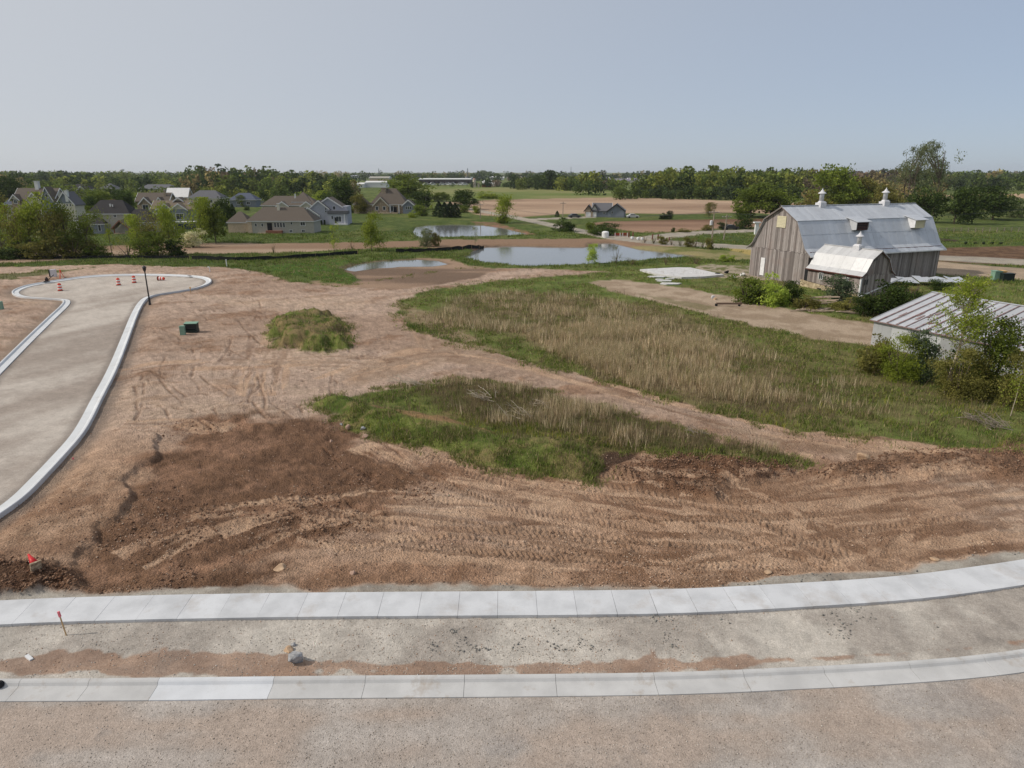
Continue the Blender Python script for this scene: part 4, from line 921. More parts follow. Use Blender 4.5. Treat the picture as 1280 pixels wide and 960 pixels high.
# 8 gables with white trim
h = House('gabled_house', 212, 279, 'slate blue house with tan roof and several white trimmed gables')
h.wall(-22, 30, 4, 28, 18, W_STEEL); h.gable(-22, 30, 4, 28, 18, 9, R_TAN, 'x', wall=W_STEEL); h.wall(4, 24, 0, 12, 17, W_STEEL); h.gable(4, 24, 0, 12, 17, 7, R_TAN, 'y', wall=W_CREAM)
h.wall(-16, -6, -2, 10, 14, W_CREAM); h.gable(-16, -6, -2, 10, 14, 5, R_TAN, 'y', wall=W_STEEL); h.gable(-10, 4, 1, 12, 17.5, 6.5, R_TAN, 'y', wall=W_STEEL); h.win(14, 8, 9, 7); h.win(-11, 9, 3, 4, -2)
h.gable(3, 14, 14, 24, 27, 4, R_BROWN, 'y', wall=W_CREAM); h.gable(20, 30, 12, 22, 22, 4, R_BROWN, 'y', wall=W_CREAM)
# 9 pale metal roof
h = House('metal_roof_house', 223, 262, 'house with a bright pale metal roof among grey roofs')
h.wall(-12, 13, 0, 14, 17, W_TAN); h.gable(-12, 13, 0, 14, 17, 9, M_WINGROOF, 'x', wall=W_TAN); h.win(8, 12, 3, 3)
h = House('hip_roof_house', 256, 263, 'cream house with light grey hip roof right of the pale metal roof')
h.wall(-18, 22, 0, 20, 15, W_CREAM); h.hip(-18, 22, 0, 20, 15, 9, R_GREY); h.win(-6, 11, 4, 3); h.win(9, 11, 4, 3)
h = House('hip_roof_house', 305, 259, 'low slate house with dark blue grey hip roof beside the pale driveway')
h.wall(-17, 15, 0, 18, 9, W_STEEL); h.hip(-17, 15, 0, 18, 9, 8, R_BLUE); h.win(-6, 5, 4, 3); h.win(6, 5, 4, 3)
h = House('hip_roof_house', 100, 249, 'half hidden brown roofed house with a white gable among far left trees')
h.wall(-14, 12, 0, 16, 12, W_GREY); h.hip(-14, 12, 0, 16, 12, 6, R_DARK); h.gable(0, 9, -1, 8, 12, 4, R_DARK, 'y', wall=W_CREAM)
h = House('hip_roof_house', 200, 243, 'distant long low roof peeping between the neighbourhood trees')
h.wall(-24, 18, 0, 14, 7, W_GREY); h.hip(-24, 18, 0, 14, 7, 5, R_GREY)
h = House('hip_roof_house', 136, 243, 'distant grey roof behind the trees above the charcoal roofed house')
h.wall(-8, 8, 0, 14, 7, W_GREY); h.hip(-8, 8, 0, 14, 7, 6, R_GREY)
# 12 stone house
h = House('stone_house', 478, 267, 'large stone faced house with steep brown roofs and pointed gables beside the big lawn')
h.wall(-20, 32, 2, 30, 11, W_STONE); h.hip(-14, 30, 2, 30, 11, 19, R_BROWN); h.chimney(1, 14, 22, 31, 6, W_STONE); h.wall(-10, 8, -2, 10, 11, W_STONE); h.gable(-10, 8, -2, 10, 11, 9, R_BROWN, 'y', wall=W_STONE, trim=W_CREAM)
h.wall(26, 40, -1, 14, 11, W_STEEL); h.gable(26, 40, -1, 14, 11, 6, R_BROWN, 'y', wall=W_STEEL); h.wall(-36, -20, 4, 24, 11, W_TAN); h.hip(-36, -20, 4, 24, 11, 10, R_BROWN)
for x in (-6, 3): h.win(x, 6.5, 3, 4, -2)
h.win(12, 6, 3, 6, 2); h.win(30.5, 7, 1.8, 3.4, -1); h.win(33, 7, 1.8, 3.4, -1); h.win(35.5, 7, 1.8, 3.4, -1); h.door(14, 18, 8, 2); h.box('terrace', -16, 20, -8, -2.2, -1, 1.4, M_STONE)
for x in (10, 21): h.box('porch_post', x - .5, x + .5, -1, 0, 0, 11, M_TRIM)
# 13 lone house beyond the pond
h = House('garage_house', 755, 271.5, 'lone grey house with two garage doors in front of the corn stubble', rot=-.18)
h.wall(-16, 26, 0, 22, 9, W_STEEL); h.gable(-14, 8, 0, 20, 9, 8, R_GREY, 'x', wall=W_STEEL); h.wall(5, 25, -3, 22, 9, W_STEEL); h.gable(5, 25, -3, 22, 9, 7.5, R_GREY, 'y', wall=W_STEEL, trim=R_DARK)
h.wall(-24, -14, -1, 12, 9, W_TAN); h.gable(-24, -15, -1, 12, 9, 6, R_GREY, 'y', wall=W_STONE, trim=R_DARK); h.gable(-16, -8, 0, 12, 9, 7, R_GREY, 'y', wall=W_WHITE, trim=R_DARK)
h.box('garage_door', -22.5, -16.5, -1.6, -1.1, 0, 6, W_WHITE); h.box('garage_door', -14, -9.5, -.6, -.1, 0, 6, W_WHITE); h.win(0, 5, 2.6, 1.6); h.win(10, 6, 1.6, 3, -3)
# far buildings
def far_block(name, u0, u1, vb, h_, roofm, wallm, label, cat='building', group=None, doors=0, pitch=1.6):
    hh = House(name, (u0 + u1) / 2, vb, label, cat, group=group); w = (u1 - u0) / 2
    hh.wall(-w, w, 0, w * 1.2 + 4, h_, wallm); hh.gable(-w, w, 0, w * 1.2 + 4, h_, pitch, roofm, 'x', ov=.2, wall=wallm)
    for i in range(doors): hh.box('loading_door', -w + (i + .5) * 2 * w / doors - 1, -w + (i + .5) * 2 * w / doors + 1, -.3, -.05, 0, h_ * .55, M_DARK)
    return hh
far_block('white_shed', 438, 455, 234.6, 4.5, W_WHITE, W_WHITE, 'small white farm shed left of the long white building', 'shed')
far_block('storage_building', 457, 483, 234.3, 6.2, W_WHITE, W_WHITE, 'long white storage building on the skyline left of the dark warehouse', 'building')
far_block('office_block', 462, 486, 227.5, 5, W_GREY, W_TAN, 'tan block with flat roof just above the long white building', 'building')
far_block('warehouse', 524, 588, 229.5, 5.5, W_WHITE, M('dark brown cladding', srgb(72, 62, 62), scale=2, var=.15), 'very long dark warehouse with a pale roof edge on the horizon', 'warehouse', doors=12, pitch=.8)
h = far_block('red_barn', 603, 614, 234, 5, W_WHITE, M_RED, 'distant red barn with a white roof beside the two silos', 'barn', pitch=3)
h = far_block('farm_building', 612, 624, 233, 3, W_WHITE, W_WHITE, 'low white farm building adjoining the distant red barn', 'building')
for (u0, u1, vb, hh_, w_, lab) in ((612, 623, 224.5, 3, W_WHITE, 'white flat building above the red barn roof'), (626, 630, 225, 3, W_WHITE, 'tiny white building right of the silos'), (634, 645, 226, 3.5, W_TAN, 'tan far building under the round tree on the skyline'), (650, 660, 227, 3, W_WHITE, 'white far building at the left end of the hedgerow'), (652, 658, 223.5, 2.5, W_TAN, 'pale roof on the skyline between two far trees'),
                               (437, 446, 222.5, 2.5, W_BLUE, 'small bluish roof on the skyline at left'), (576, 600, 224, 2, W_BLUE, 'long bluish roof edge behind the silos'), (1040, 1052, 222.5, 2, W_WHITE, 'white roof on the horizon above the barn ridge'), (1072, 1080, 226, 3, W_WHITE, 'white gable end on the horizon left of the aspen')):
    far_block('far_building', u0, u1, vb, hh_, w_, w_, lab, pitch=.8)
for i, (u0, u1, vb, lab) in enumerate(((745, 762, 227.5, 'leftmost mauve roofed apartment house on the horizon'), (763, 788, 229.5, 'apartment house with a cream end wall and mauve roof'), (786, 812, 228.5, 'rightmost long apartment house by the dark wood'), (800, 818, 231, 'low apartment block partly behind the dark wood'))):
    far_block('apartment_house', u0, u1, vb, 3.5, R_PURPLE, W_CREAM, lab, 'apartment house', 'apartment houses on the horizon', pitch=2.4)
# ------------------------------------------------------------------ site furniture
M_ORANGE = M('orange drum plastic', srgb(214, 78, 52), scale=4, var=.15, rough=.55); M_BLACK = M('black painted metal', (.015, .015, .017), scale=4, var=.3, rough=.45, spec=.5)
M_RUBBER = M('black rubber', (.02, .02, .02), scale=5, var=.3); M_REFL = M('white reflective band', (.75, .74, .72), scale=4, var=.08)
M_PED = M('pale green pedestal plastic', srgb(126, 158, 138), scale=3, var=.12, rough=.6); M_DKGREEN = M('dark green cabinet paint', srgb(34, 46, 42), scale=3, var=.2, rough=.5)
M_WOOD = M('raw stake wood', srgb(190, 160, 120), scale=5, var=.2); M_PINK = M('pink marking ribbon', srgb(226, 120, 130), scale=5, var=.1)
M_POLE = M('grey utility pole wood', srgb(150, 138, 124), scale=4, var=.25); M_REDC = M('red cone plastic', srgb(196, 36, 40), scale=6, var=.12, rough=.5)
M_CREAMB = M('dirty cream plastic', srgb(205, 188, 160), scale=9, col2=srgb(120, 98, 78), rough=.7); M_ROCK = M('grey limestone', srgb(176, 176, 176), scale=4, col2=srgb(116, 116, 118), bmp=.03)
M_BOULDER = M('buff boulder', srgb(196, 168, 138), scale=3, col2=srgb(150, 124, 100), bmp=.03); M_PINKROCK = M('pinkish stone', srgb(190, 158, 138), scale=4, col2=srgb(150, 124, 108), bmp=.03)
M_SILT = M('black silt fence cloth', (.018, .02, .018), scale=2, var=.4)
def drum_parts(root):
    prof = lambda z0, z1, r0, r1: MB().lathe([(r0, z0), (r1, z1)], 18)
    MB().lathe([(.36, 0), (.36, .05), (.31, .06)], 18).build('rubber_base', M_RUBBER, root)
    z = .05; r = .28
    for i in range(5):
        h = .19; MB().lathe([(r, z), (r, z + h * .9), (r - .012, z + h)], 18).build('band', M_ORANGE if i % 2 == 0 else M_REFL, root, False); z += h; r -= .013
    MB().lathe([(r, z), (r - .03, z + .03), (.05, z + .04)], 18).build('lid', M_ORANGE, root)
    MB().prism([(-.09, -.02, z + .03), (-.06, -.02, z + .12), (.06, -.02, z + .12), (.09, -.02, z + .03)], (0, .04, 0)).build('handle', M_ORANGE, root)
drum = None
GD = 'traffic drums on the cul-de-sac'
for u, v, lab, fallen in ((75.5, 363.5, 'striped traffic drum standing nearest the left end of the turning circle', 0), (148.5, 356.5, 'upright striped traffic drum near the middle of the turning circle', 0),
                          (168, 353.5, 'upright striped traffic drum just left of the lamp post', 0), (198, 350.5, 'striped traffic drum lying on its side behind the lamp post', 1)):
    p = G(u, v, -.13)
    if drum is None: drum = empty('traffic_drum', p, .3, lab, 'traffic drum', GD); drum_parts(drum); o = drum
    else: o = copy_tree(drum, None, lab, p, rnd.uniform(0, 6))
    if fallen: o.rotation_euler = (math.pi / 2, 0, math.pi / 2 - .1); o.location.z += .3
# lamp post
p = on_ground(199, 379); p = on_ground(187.3, 379.5); topz = height_to(p, 332.5)
lamp = empty('street_lamp', p, 0, 'black street lamp post with lantern at the right kerb of the cul-de-sac', 'street lamp'); H = topz
MB().lathe([(.16, -.3), (.16, .15), (.13, .3), (.13, .9), (.09, 1.0), (.075, H - .75), (.10, H - .72), (.10, H - .62)], 12).build('pole', M_BLACK, lamp)
lh = MB().lathe([(.10, H - .62), (.17, H - .58), (.24, H - .2), (.30, H - .18), (.28, H - .14), (.12, H - .02), (.04, H + .05), (.02, H + .14)], 8).build('lantern', M_BLACK, lamp)
MB().lathe([(.165, H - .56), (.235, H - .22)], 8).build('lamp_glass', glass('smoked lantern glass', (.12, .12, .12)), lh)
# utility pedestals
def pedestal(u, v, label):
    p = on_ground(u, v); r = empty('utility_pedestal', p, .2, label, 'utility pedestal')
    MB().box(-.24, .24, -.22, .22, -.2, .86).build('body', M_PED, r); b = MB(); b.box(-.27, .27, -.25, .25, .86, .91); b.box(-.2, .2, -.18, .18, .91, .96); b.build('lid', M_REFL if 0 else M_PED, r); return r
pedestal(229, 419, 'pale green utility pedestal beside the dark cabinet on bare soil'); pedestal(1.5, 387, 'pale green utility pedestal at the left picture edge by the kerb')
p = on_ground(240, 416); r = empty('utility_cabinet', p, .12, 'low dark green open transformer cabinet beside the pale pedestal', 'utility cabinet')
MB().box(-.62, .62, -.3, .5, -.2, .32).build('base', M_DKGREEN, r); b = MB(); b.box(-.6, -.52, -.28, .48, .32, .95); b.box(.52, .6, -.28, .48, .32, .95); b.box(-.6, .6, .42, .5, .32, .95); b.build('body', M_DKGREEN, r)
MB().box(-.52, .52, -.2, -.16, .36, .92).build('door', M_BLACK, r); MB().prism([(-.66, -.3, .95), (-.66, .55, 1.0), (-.66, .55, 1.05), (-.66, -.3, 1.0)], (1.32, 0, 0)).build('lid', M_PED, r)
# equipment by the far kerb
p = on_ground(67, 346); r = empty('electrical_box', p, .3, 'grey metal box with dark open side behind the far left kerb', 'utility box')
MB().box(-.3, .45, -.3, .3, -.2, 1.15).build('body', M_CUPOLA, r); MB().box(-.5, -.31, -.28, .28, -.1, 1.1).build('door', M_BLACK, r)
p = on_ground(77, 348); r = empty('survey_tripod', p, .3, 'orange tripod with instrument standing behind the far left kerb', 'tripod')
for a in (0.3, 2.4, 4.5): MB().bar((.5 * math.cos(a), .5 * math.sin(a), -.1), (.05 * math.cos(a), .05 * math.sin(a), 1.15), .07).build('leg', M_ORANGE, r)
MB().lathe([(.14, 1.1), (.14, 1.2), (.1, 1.25), (.1, 1.45), (.05, 1.5)], 10).build('instrument', M_ORANGE, r)
p = on_ground(81.5, 348.5); o = MB().lathe([(.2, 0), (.26, .1), (.24, .28), (.12, .36)], 10).build('tool_bag', M_BLACK); o.location = p; tag(o, 'small black tool bag on the ground right of the orange tripod', 'bag')
p = G(59, 352, .1); r = empty('plate_compactor', p, .6, 'small dark motor plate compactor standing on the far left kerb', 'compactor')
MB().box(-.45, .35, -.25, .25, .0, .1).build('plate', M_BLACK, r); MB().box(-.25, .2, -.2, .2, .12, .5).build('engine', M('dirty engine', srgb(60, 48, 46), scale=6, var=.4), r); MB().lathe([(.11, .5), (.11, .68), (.04, .7)], 10).build('air_filter', M_BLACK, r)
hb = MB(); [hb.bar((.2, s * .2, .3), (1.0, s * .22, .95), .05) for s in (-1, 1)]; hb.bar((1.0, -.22, .95), (1.0, .22, .95), .05); hb.build('handle', M_BLACK, r)
# markers and stakes
def stake(u, v, h, w, m, name, label, cat, cap=None, lean=(0, 0)):
    p = on_ground(u, v); r = empty(name, p, 0, label, cat); t = (lean[0], lean[1], h); MB().bar((0, 0, -.2), t, w).build('post', m, r)
    if cap: MB().bar(Vector(t) * .8, Vector(t) * 1.02, w * 1.8).build('ribbon', cap, r)
    return r
stake(283.5, 333.3, 1.3, .13, M_WHITE, 'marker_post', 'thin white marker post at the grass edge right of the turning circle', 'marker post')
p = on_ground(262.5, 340); r = empty('standpipe', p, 0, 'short white standpipe with a bent top just behind the kerb', 'pipe'); MB().tube([(0, 0, -.2), (0, 0, .75)], .07, 8).build('pipe', M_WHITE, r); MB().tube([(0, 0, .72), (-.2, 0, .8), (-.28, 0, .7)], .08, 8).build('elbow', M_WHITE, r)
stake(238.5, 366.5, .75, .07, M_WOOD, 'survey_stake', 'yellow survey stake with ribbon outside the kerb right of the lamp', 'stake', M('yellow ribbon', srgb(220, 160, 50), scale=4, var=.1))
stake(84, 796, .95, .035, M_WOOD, 'survey_stake', 'thin wooden stake with pink ribbon in the verge by the sidewalk', 'stake', M_PINK, (-.15, .05))
p = on_ground(91, 571); o = MB().box(-.05, .05, -.01, .01, 0, .12).build('marking_flag', M_PINK); o.location = p; tag(o, 'tiny pink marking flag beside the curving kerb at left', 'flag')
p = on_ground(148.5, 454); o = MB().box(-.05, .05, -.01, .01, 0, .12).build('marking_flag', M_PINK); o.location = p; tag(o, 'tiny pink marking flag by the straight kerb below the lamp post', 'flag')
stake(157, 353.5, .3, .08, M_WOOD, 'survey_stake', 'short stake between the two upright drums', 'stake') if 0 else None
o = MB().box(-.35, .35, -.2, .2, 0, .06); p = G(237, 345, .1); o = o.build('kerb_inlet', M('cast iron', srgb(92, 78, 72), scale=8, var=.3)); o.location = p; o.rotation_euler.z = -.7; tag(o, 'small cast iron drain inlet set in the far kerb', 'drain')
# fallen red cone
p = on_ground(47, 724); c = empty('traffic_cone', p + Vector((.1, -.05, .16)), 0, 'red traffic cone lying on its side on the clods beside the sidewalk', 'traffic cone')
c.rotation_euler = Vector((-.62, .52, .22)).to_track_quat('Z', 'Y').to_euler()
MB().lathe([(.19, .03), (.10, .45), (.035, .82), (.03, .83)], 18).build('cone_body', M_REDC, c, True); MB().box(-.2, .2, -.2, .2, -.04, .035).build('base', M_CREAMB, c)
# white block, dark object, rocks
p = on_ground(37, 825); o = MB().box(-.17, .17, -.06, .06, 0, .07).build('white_block', M_WHITE); o.location = p; o.rotation_euler = (0, .1, -.55); tag(o, 'small white block lying in the soil of the verge', 'block')
p = G(0, 856, .08); o = MB().lathe([(.0, -.06), (.12, -.05), (.15, .02), (.08, .12), (.02, .14)], 10).build('dark_lump', M_RUBBER); o.location = p; tag(o, 'dark lump on the kerb at the left picture edge', 'lump')
def stone(u, v, r, m, label, seed, sq=.7, name='rock', dz=.0, group=None):
    p = on_ground(u, v); o = MB().rock((0, 0, 0), r, seed, sq, 2).build(name, m); o.location = (p.x, p.y, p.z + r * sq * .45 + dz); tag(o, label, 'rock', group); return o
stone(371, 829, .30, M_ROCK, 'pale grey angular rock on the verge beside the red soil', 3, 1.0)
stone(362, 814, .22, M_BOULDER, 'brown stone slab leaning behind the pale grey rock', 8, .6)
stone(366, 808, .12, M_ROCK, 'small grey stone at the tip of the brown slab', 9, .7)
stone(1077, 576, .42, M_BOULDER, 'rounded buff boulder on the soil track at right', 12, .75, 'boulder')
stone(435, 537, .27, M_PINKROCK, 'left pinkish stone at the foot of the grass berm', 13); stone(454, 539, .24, M_ROCK, 'grey stone at the foot of the grass berm', 14); stone(456, 548, .26, M_PINKROCK, 'lower pinkish stone below the grass berm', 15); stone(427, 533, .14, M_ROCK, 'smallest stone left of the berm stones', 19)
stone(442, 719, .16, M_PINKROCK, 'lone pale stone in dirt just behind the gravel strip', 20); stone(414, 553, .14, M_PINKROCK, 'small stone below left of the berm stones', 22)
stone(352, 711, .34, M_BOULDER, 'flat brown stone in soil behind the sidewalk at left', 24, .35); stone(1028, 573, .12, M_PINKROCK, 'small stone left of the buff boulder', 25); stone(960, 716, .17, M_BOULDER, 'brown stone in dirt behind the sidewalk at centre right', 27, .5) ; stone(1168, 700, .2, M_BOULDER, 'brown stone in dirt behind the sidewalk at right', 28, .6)

# silt fences
def silt_fence(pts, h, label):
    P = resample(chaikin(GP(pts), 2), 1.0); r = empty('silt_fence', (P[0].x, P[0].y, 0), 0, label, 'silt fence'); o0 = P[0]; V = []; F = []; rr = random.Random(len(P))
    for i, p in enumerate(P):
        q = p - o0; z = hgt(p.x, p.y); hh = h * rr.uniform(.75, 1.1); k = len(V)
        V += [(q.x, q.y, z - .2), (q.x, q.y, z + hh), (q.x + .05, q.y + .05, z + hh), (q.x + .05, q.y + .05, z - .2)]
        if i: F += [(k - 4, k, k + 1, k - 3), (k - 3, k + 1, k + 2, k - 2), (k - 2, k + 2, k + 3, k - 1)]
    MB().add(V, F).build('fence_cloth', M_SILT, r)
    for i in range(0, len(P), 3): q = P[i] - o0; z = hgt(P[i].x, P[i].y); MB().bar((q.x + .08, q.y + .1, z - .2), (q.x + .08, q.y + .1, z + h * 1.15), .06).build('stake', M_WOOD, r)
silt_fence([(-40, 324.5), (60, 323.5), (150, 322.5), (240, 323.5)], .55, 'black silt fence below the left row of trees')
silt_fence([(240, 324.5), (300, 326), (370, 323.5), (410, 320), (450, 317.3)], .75, 'black silt fence curving through the grass below the soil strip')
silt_fence([(495, 316), (545, 314.6), (580, 312), (606, 307.8)], .8, 'black silt fence ending at the corner of the large pond')

# utility poles with lines
def utility_pole(u, v, vtop, label, arm=True, lean=0, transformer=False):
    p = G(u, v); p.z = 0; h = height_to(p, vtop); r = empty('utility_pole', p, 0, label, 'utility pole', None)
    MB().tube([(0, 0, -.3), (lean, 0, h)], [.17, .11], 8).build('pole', M_POLE, r)
    if arm: a = MB(); a.box(-1.1 + lean, 1.1 + lean, -.06, .06, h - .7, h - .55); a.build('crossarm', M_POLE, r); [MB().lathe([(.05, 0), (.07, .1), (.03, .16)], 8, (x + lean, 0, h - .55)).build('insulator', M_CUPOLA, r) for x in (-1, -.4, .4, 1)]
    if transformer: MB().lathe([(.1, -.1), (.3, -.05), (.3, .85), (.1, .95)], 14, (-.5, -.1, h - 3.2)).build('transformer', M_CUPOLA, r)
    return p + Vector((lean, 0, h - .5))
pp = [utility_pole(889, 311, 262, 'utility pole with grey transformer can above the pond hedge', True, 0, True), utility_pole(904.5, 300, 268, 'plain leaning utility pole right of the transformer pole', True, .3)]
pp2 = [utility_pole(600.5, 273, 254, 'short utility pole by the country road left of the leafy tree'), utility_pole(703.5, 272, 252, 'thin pole beside the small round evergreen and driveway'), utility_pole(532.5, 262, 243, 'pale pole rising behind the dark conifers')]
def wires(a, b, sag, label):
    r = empty('power_line', a, 0, label, 'power line'); d = b - a
    for off in (-.9, .9): MB().tube([Vector((off, 0, 0)) + d * (i / 12) - Vector((0, 0, sag * 4 * (i / 12) * (1 - i / 12))) for i in range(13)], .022, 4, False).build('wire', M_BLACK, r)
wires(pp[0], pp[0] + Vector((95, 26, .5)), 2.2, 'thin power lines running right behind the barn from the transformer pole'); wires(pp[0], pp2[0] + Vector((0, 0, .5)), 2.5, 'thin power lines from the transformer pole toward the country road at left')
wires(pp2[0], pp2[2], 1.5, 'thin power lines crossing above the conifers at left')
# white tank, red and white barricades and barrels along the road
p = G(756.5, 297); r = empty('water_tank', p, 0, 'white round tank standing beside the dark bush above the pond', 'tank'); MB().lathe([(.9, -.2), (.9, 1.35), (.8, 1.45)], 18).build('tank_body', M_WHITE, r); MB().lathe([(.8, 1.45), (.5, 1.6), (.15, 1.65)], 18).build('lid', M_WHITE, r)
p = G(779, 295.5); r = empty('red_debris_pile', p, 0, 'low red barricade boards stacked beside the road above the pond', 'barricade'); 
for i, (x, y, z) in enumerate(((-1.6, 0, .35), (-1.5, .1, .7), (.4, 0, .35), (.3, .1, .75))): MB().box(x - .8, x + .8, y, y + .15, z - .14, z + .14).build('board', M_RED, r)
for x in (-2.2, -.9, -.2, 1.0): MB().box(x, x + .1, -.25, .35, -.1, .9).build('leg', M_WHITE, r)
BG = 'rust brown posts along the access road'
for i, (u, v, lab) in enumerate(((786, 296.5, 'rust brown post leftmost of the row by the access road'), (791, 297, 'rust brown post beside the leftmost one of the row'), (815.5, 299.3, 'rust brown post left of the middle of the row'), (822.5, 299.8, 'rust brown post right of the middle of the row'), (836.5, 300.5, 'rust brown post rightmost of the row near the hedge'))):
    stake(u, v, 1.35 if i != 4 else .8, .28, M('rusty post', srgb(132, 84, 74), scale=3, var=.3), 'marker_post', lab, 'marker post')['group'] = BG
WG = 'white barrels by the access road'
for i, (u, v, lab) in enumerate(((790, 299, 'white barrel lying left of the pair by the access road'), (797.5, 299.8, 'left white barrel of the close pair by the access road'), (802.5, 300, 'right white barrel of the close pair by the access road'))):
    p = G(u, v); o = MB().lathe([(.2, 0), (.33, .08), (.36, .38), (.32, .6), (.12, .66)], 12).build('barrel', M_WHITE); o.location = p; tag(o, lab, 'barrel', WG)
# cars
def car(u, v, rz, m, label, group=None, k=1.0, van=False):
    p = G(u, v); r = empty('parked_car', p, rz, label, 'car', group)
    if k != 1: r.scale = (k,) * 3
    hh = 1.9 if van else 1.45
    side = [(-2.2, .3), (-2.25, .75), (-2.0, .95), (-1.5, 1.0), (-1.05, hh), (.55, hh), (1.2, 1.0), (2.1, .85), (2.25, .6), (2.2, .3)]
    MB().prism([(x, -.88, z) for x, z in side], (0, 1.76, 0)).build('body', m, r)
    g = MB()
    for y in (-.9, .86): g.prism([(-1.3, y, 1.03), (-.98, y, hh - .08), (.5, y, hh - .08), (1.0, y, 1.03)], (0, .04, 0))
    g.prism([(1.18, -.75, 1.04), (1.18, .75, 1.04), (.62, .7, hh - .06), (.62, -.7, hh - .06)], (.05, 0, .03)); g.build('windows', M_GLASS, r)
    for x in (-1.4, 1.4):
        for y in (-.85, .85):
            w = MB().lathe([(.1, -.1), (.33, -.1), (.33, .1), (.1, .1)], 12); w.v = [(a + x, c + y, b + .33) for a, b, c in w.v]; wl_ = w.build('wheel', M_RUBBER, r)
    return r
car(913, 287.2, .1, M('black car paint', (.02, .02, .025), scale=2, var=.1, rough=.3, spec=.6), 'black car parked on the road behind the barn gable')
car(718, 272, .25, M('dark grey car paint', (.05, .055, .06), scale=2, var=.1, rough=.3, spec=.6), 'dark car parked on the driveway left of the lone house')
car(791, 272.4, 0, M('white car paint', (.65, .65, .66), scale=2, var=.06, rough=.35, spec=.5), 'white car standing on the lawn right of the lone house')
car(327, 254.5, .2, M('white car paint', (.65, .65, .66)), 'white car in front of the slate house behind the tan brick house')
LOTG = 'pale vans parked in front of the dark warehouse'
for i, (u, lab) in enumerate(((533, 'leftmost pale van before the dark warehouse'), (541, 'second pale van from the left before the dark warehouse'), (553, 'third pale van from the left before the dark warehouse'), (560, 'pale van just left of centre before the dark warehouse'), (566, 'pale van just right of centre before the dark warehouse'), (576, 'broad pale van right of centre before the dark warehouse'), (581, 'rightmost pale van before the dark warehouse'))):
    car(u, 231.5, rnd.uniform(-.3, .3), M_WHITE, lab, LOTG, 2.0, True)
# silos, towers
def silo(u, v, vt, r_, label):
    p = G(u, v); h = height_to(p, vt); s = depth(p) / FPX; r = empty('silo', p, 0, label, 'silo'); MB().lathe([(r_ * s, 0), (r_ * s, h - r_ * s)], 16).build('silo_wall', M('silo concrete', srgb(190, 178, 166), scale=.3, var=.15), r); MB().lathe([(r_ * s, h - r_ * s), (r_ * s * .7, h - r_ * s * .35), (.2, h)], 16).build('dome', M('weathered pink dome', srgb(172, 136, 126), scale=1, var=.2), r)
silo(593, 234.2, 222.5, 1.9, 'tall pinkish silo left of the distant red barn'); silo(598.3, 234.2, 228.5, 1.0, 'short narrow silo between the tall silo and the red barn')
def mast(u, v, vt, w, label, head=False):
    p = G(u, v); h = height_to(p, vt); s = depth(p) / FPX; r = empty('lattice_mast' if not head else 'water_tower', p, 0, label, 'mast' if not head else 'water tower'); w *= s
    if head:
        MB().lathe([(w * .25, 0), (w * .18, h * .6), (w * .35, h - w * 1.2)], 12).build('stem', M_CUPOLA, r); MB().lathe([(w * .3, h - w * 1.2), (w, h - w * .8), (w * 1.1, h - w * .45), (w * .8, h - w * .1), (w * .1, h)], 16).build('tank', M_CUPOLA, r, True); return
    g = M('galvanised lattice', srgb(110, 116, 124), scale=1, var=.1)
    for sx, sy in ((-1, -1), (1, -1), (1, 1), (-1, 1)): MB().bar((sx * w, sy * w, 0), (sx * w * .3, sy * w * .3, h), w * .35).build('leg', g, r)
    b = MB()
    for i in range(7): z0, z1 = h * i / 7, h * (i + 1) / 7; k0, k1 = 1 - .7 * i / 7, 1 - .7 * (i + 1) / 7; b.bar((-w * k0, -w * k0, z0), (w * k1, -w * k1, z1), w * .22); b.bar((w * k0, -w * k0, z0), (-w * k1, -w * k1, z1), w * .22)
    b.build('bracing', g, r)
mast(584.8, 228, 210.5, .9, 'dark lattice mast rising from the right end of the warehouse'); mast(474, 224, 210.5, .55, 'thin lattice mast on the skyline above the stone house')
mast(713.5, 224, 208.5, .45, 'thin lattice mast on the skyline above the centre hedgerow'); mast(1014.5, 224, 208, .35, 'thin mast on the skyline left of the big tree behind the barn')
mast(154, 222, 211, 2.6, 'pale water tower bulb just showing above the left treetops', True); mast(630, 223, 213.5, 1.3, 'small dark water tower on the skyline left of the round tree', True)
# blue tarp shelter
p = G(233, 287); r = empty('garden_shelter', p, 0, 'white canopy over a dark blue trailer beside the flowering bush', 'shelter')
MB().box(-2.4, 2.4, -1, 1, .3, 1.6).build('trailer_body', M('dark blue tarp', srgb(44, 52, 84), scale=3, var=.2), r); MB().box(-3.2, 3.0, -1.2, 1.4, 2.1, 2.35).build('canopy', M_WHITE, r); [MB().box(x, x + .1, -1.1, -1.0, 0, 2.1).build('post', M_CUPOLA, r) for x in (-3, 2.8)]
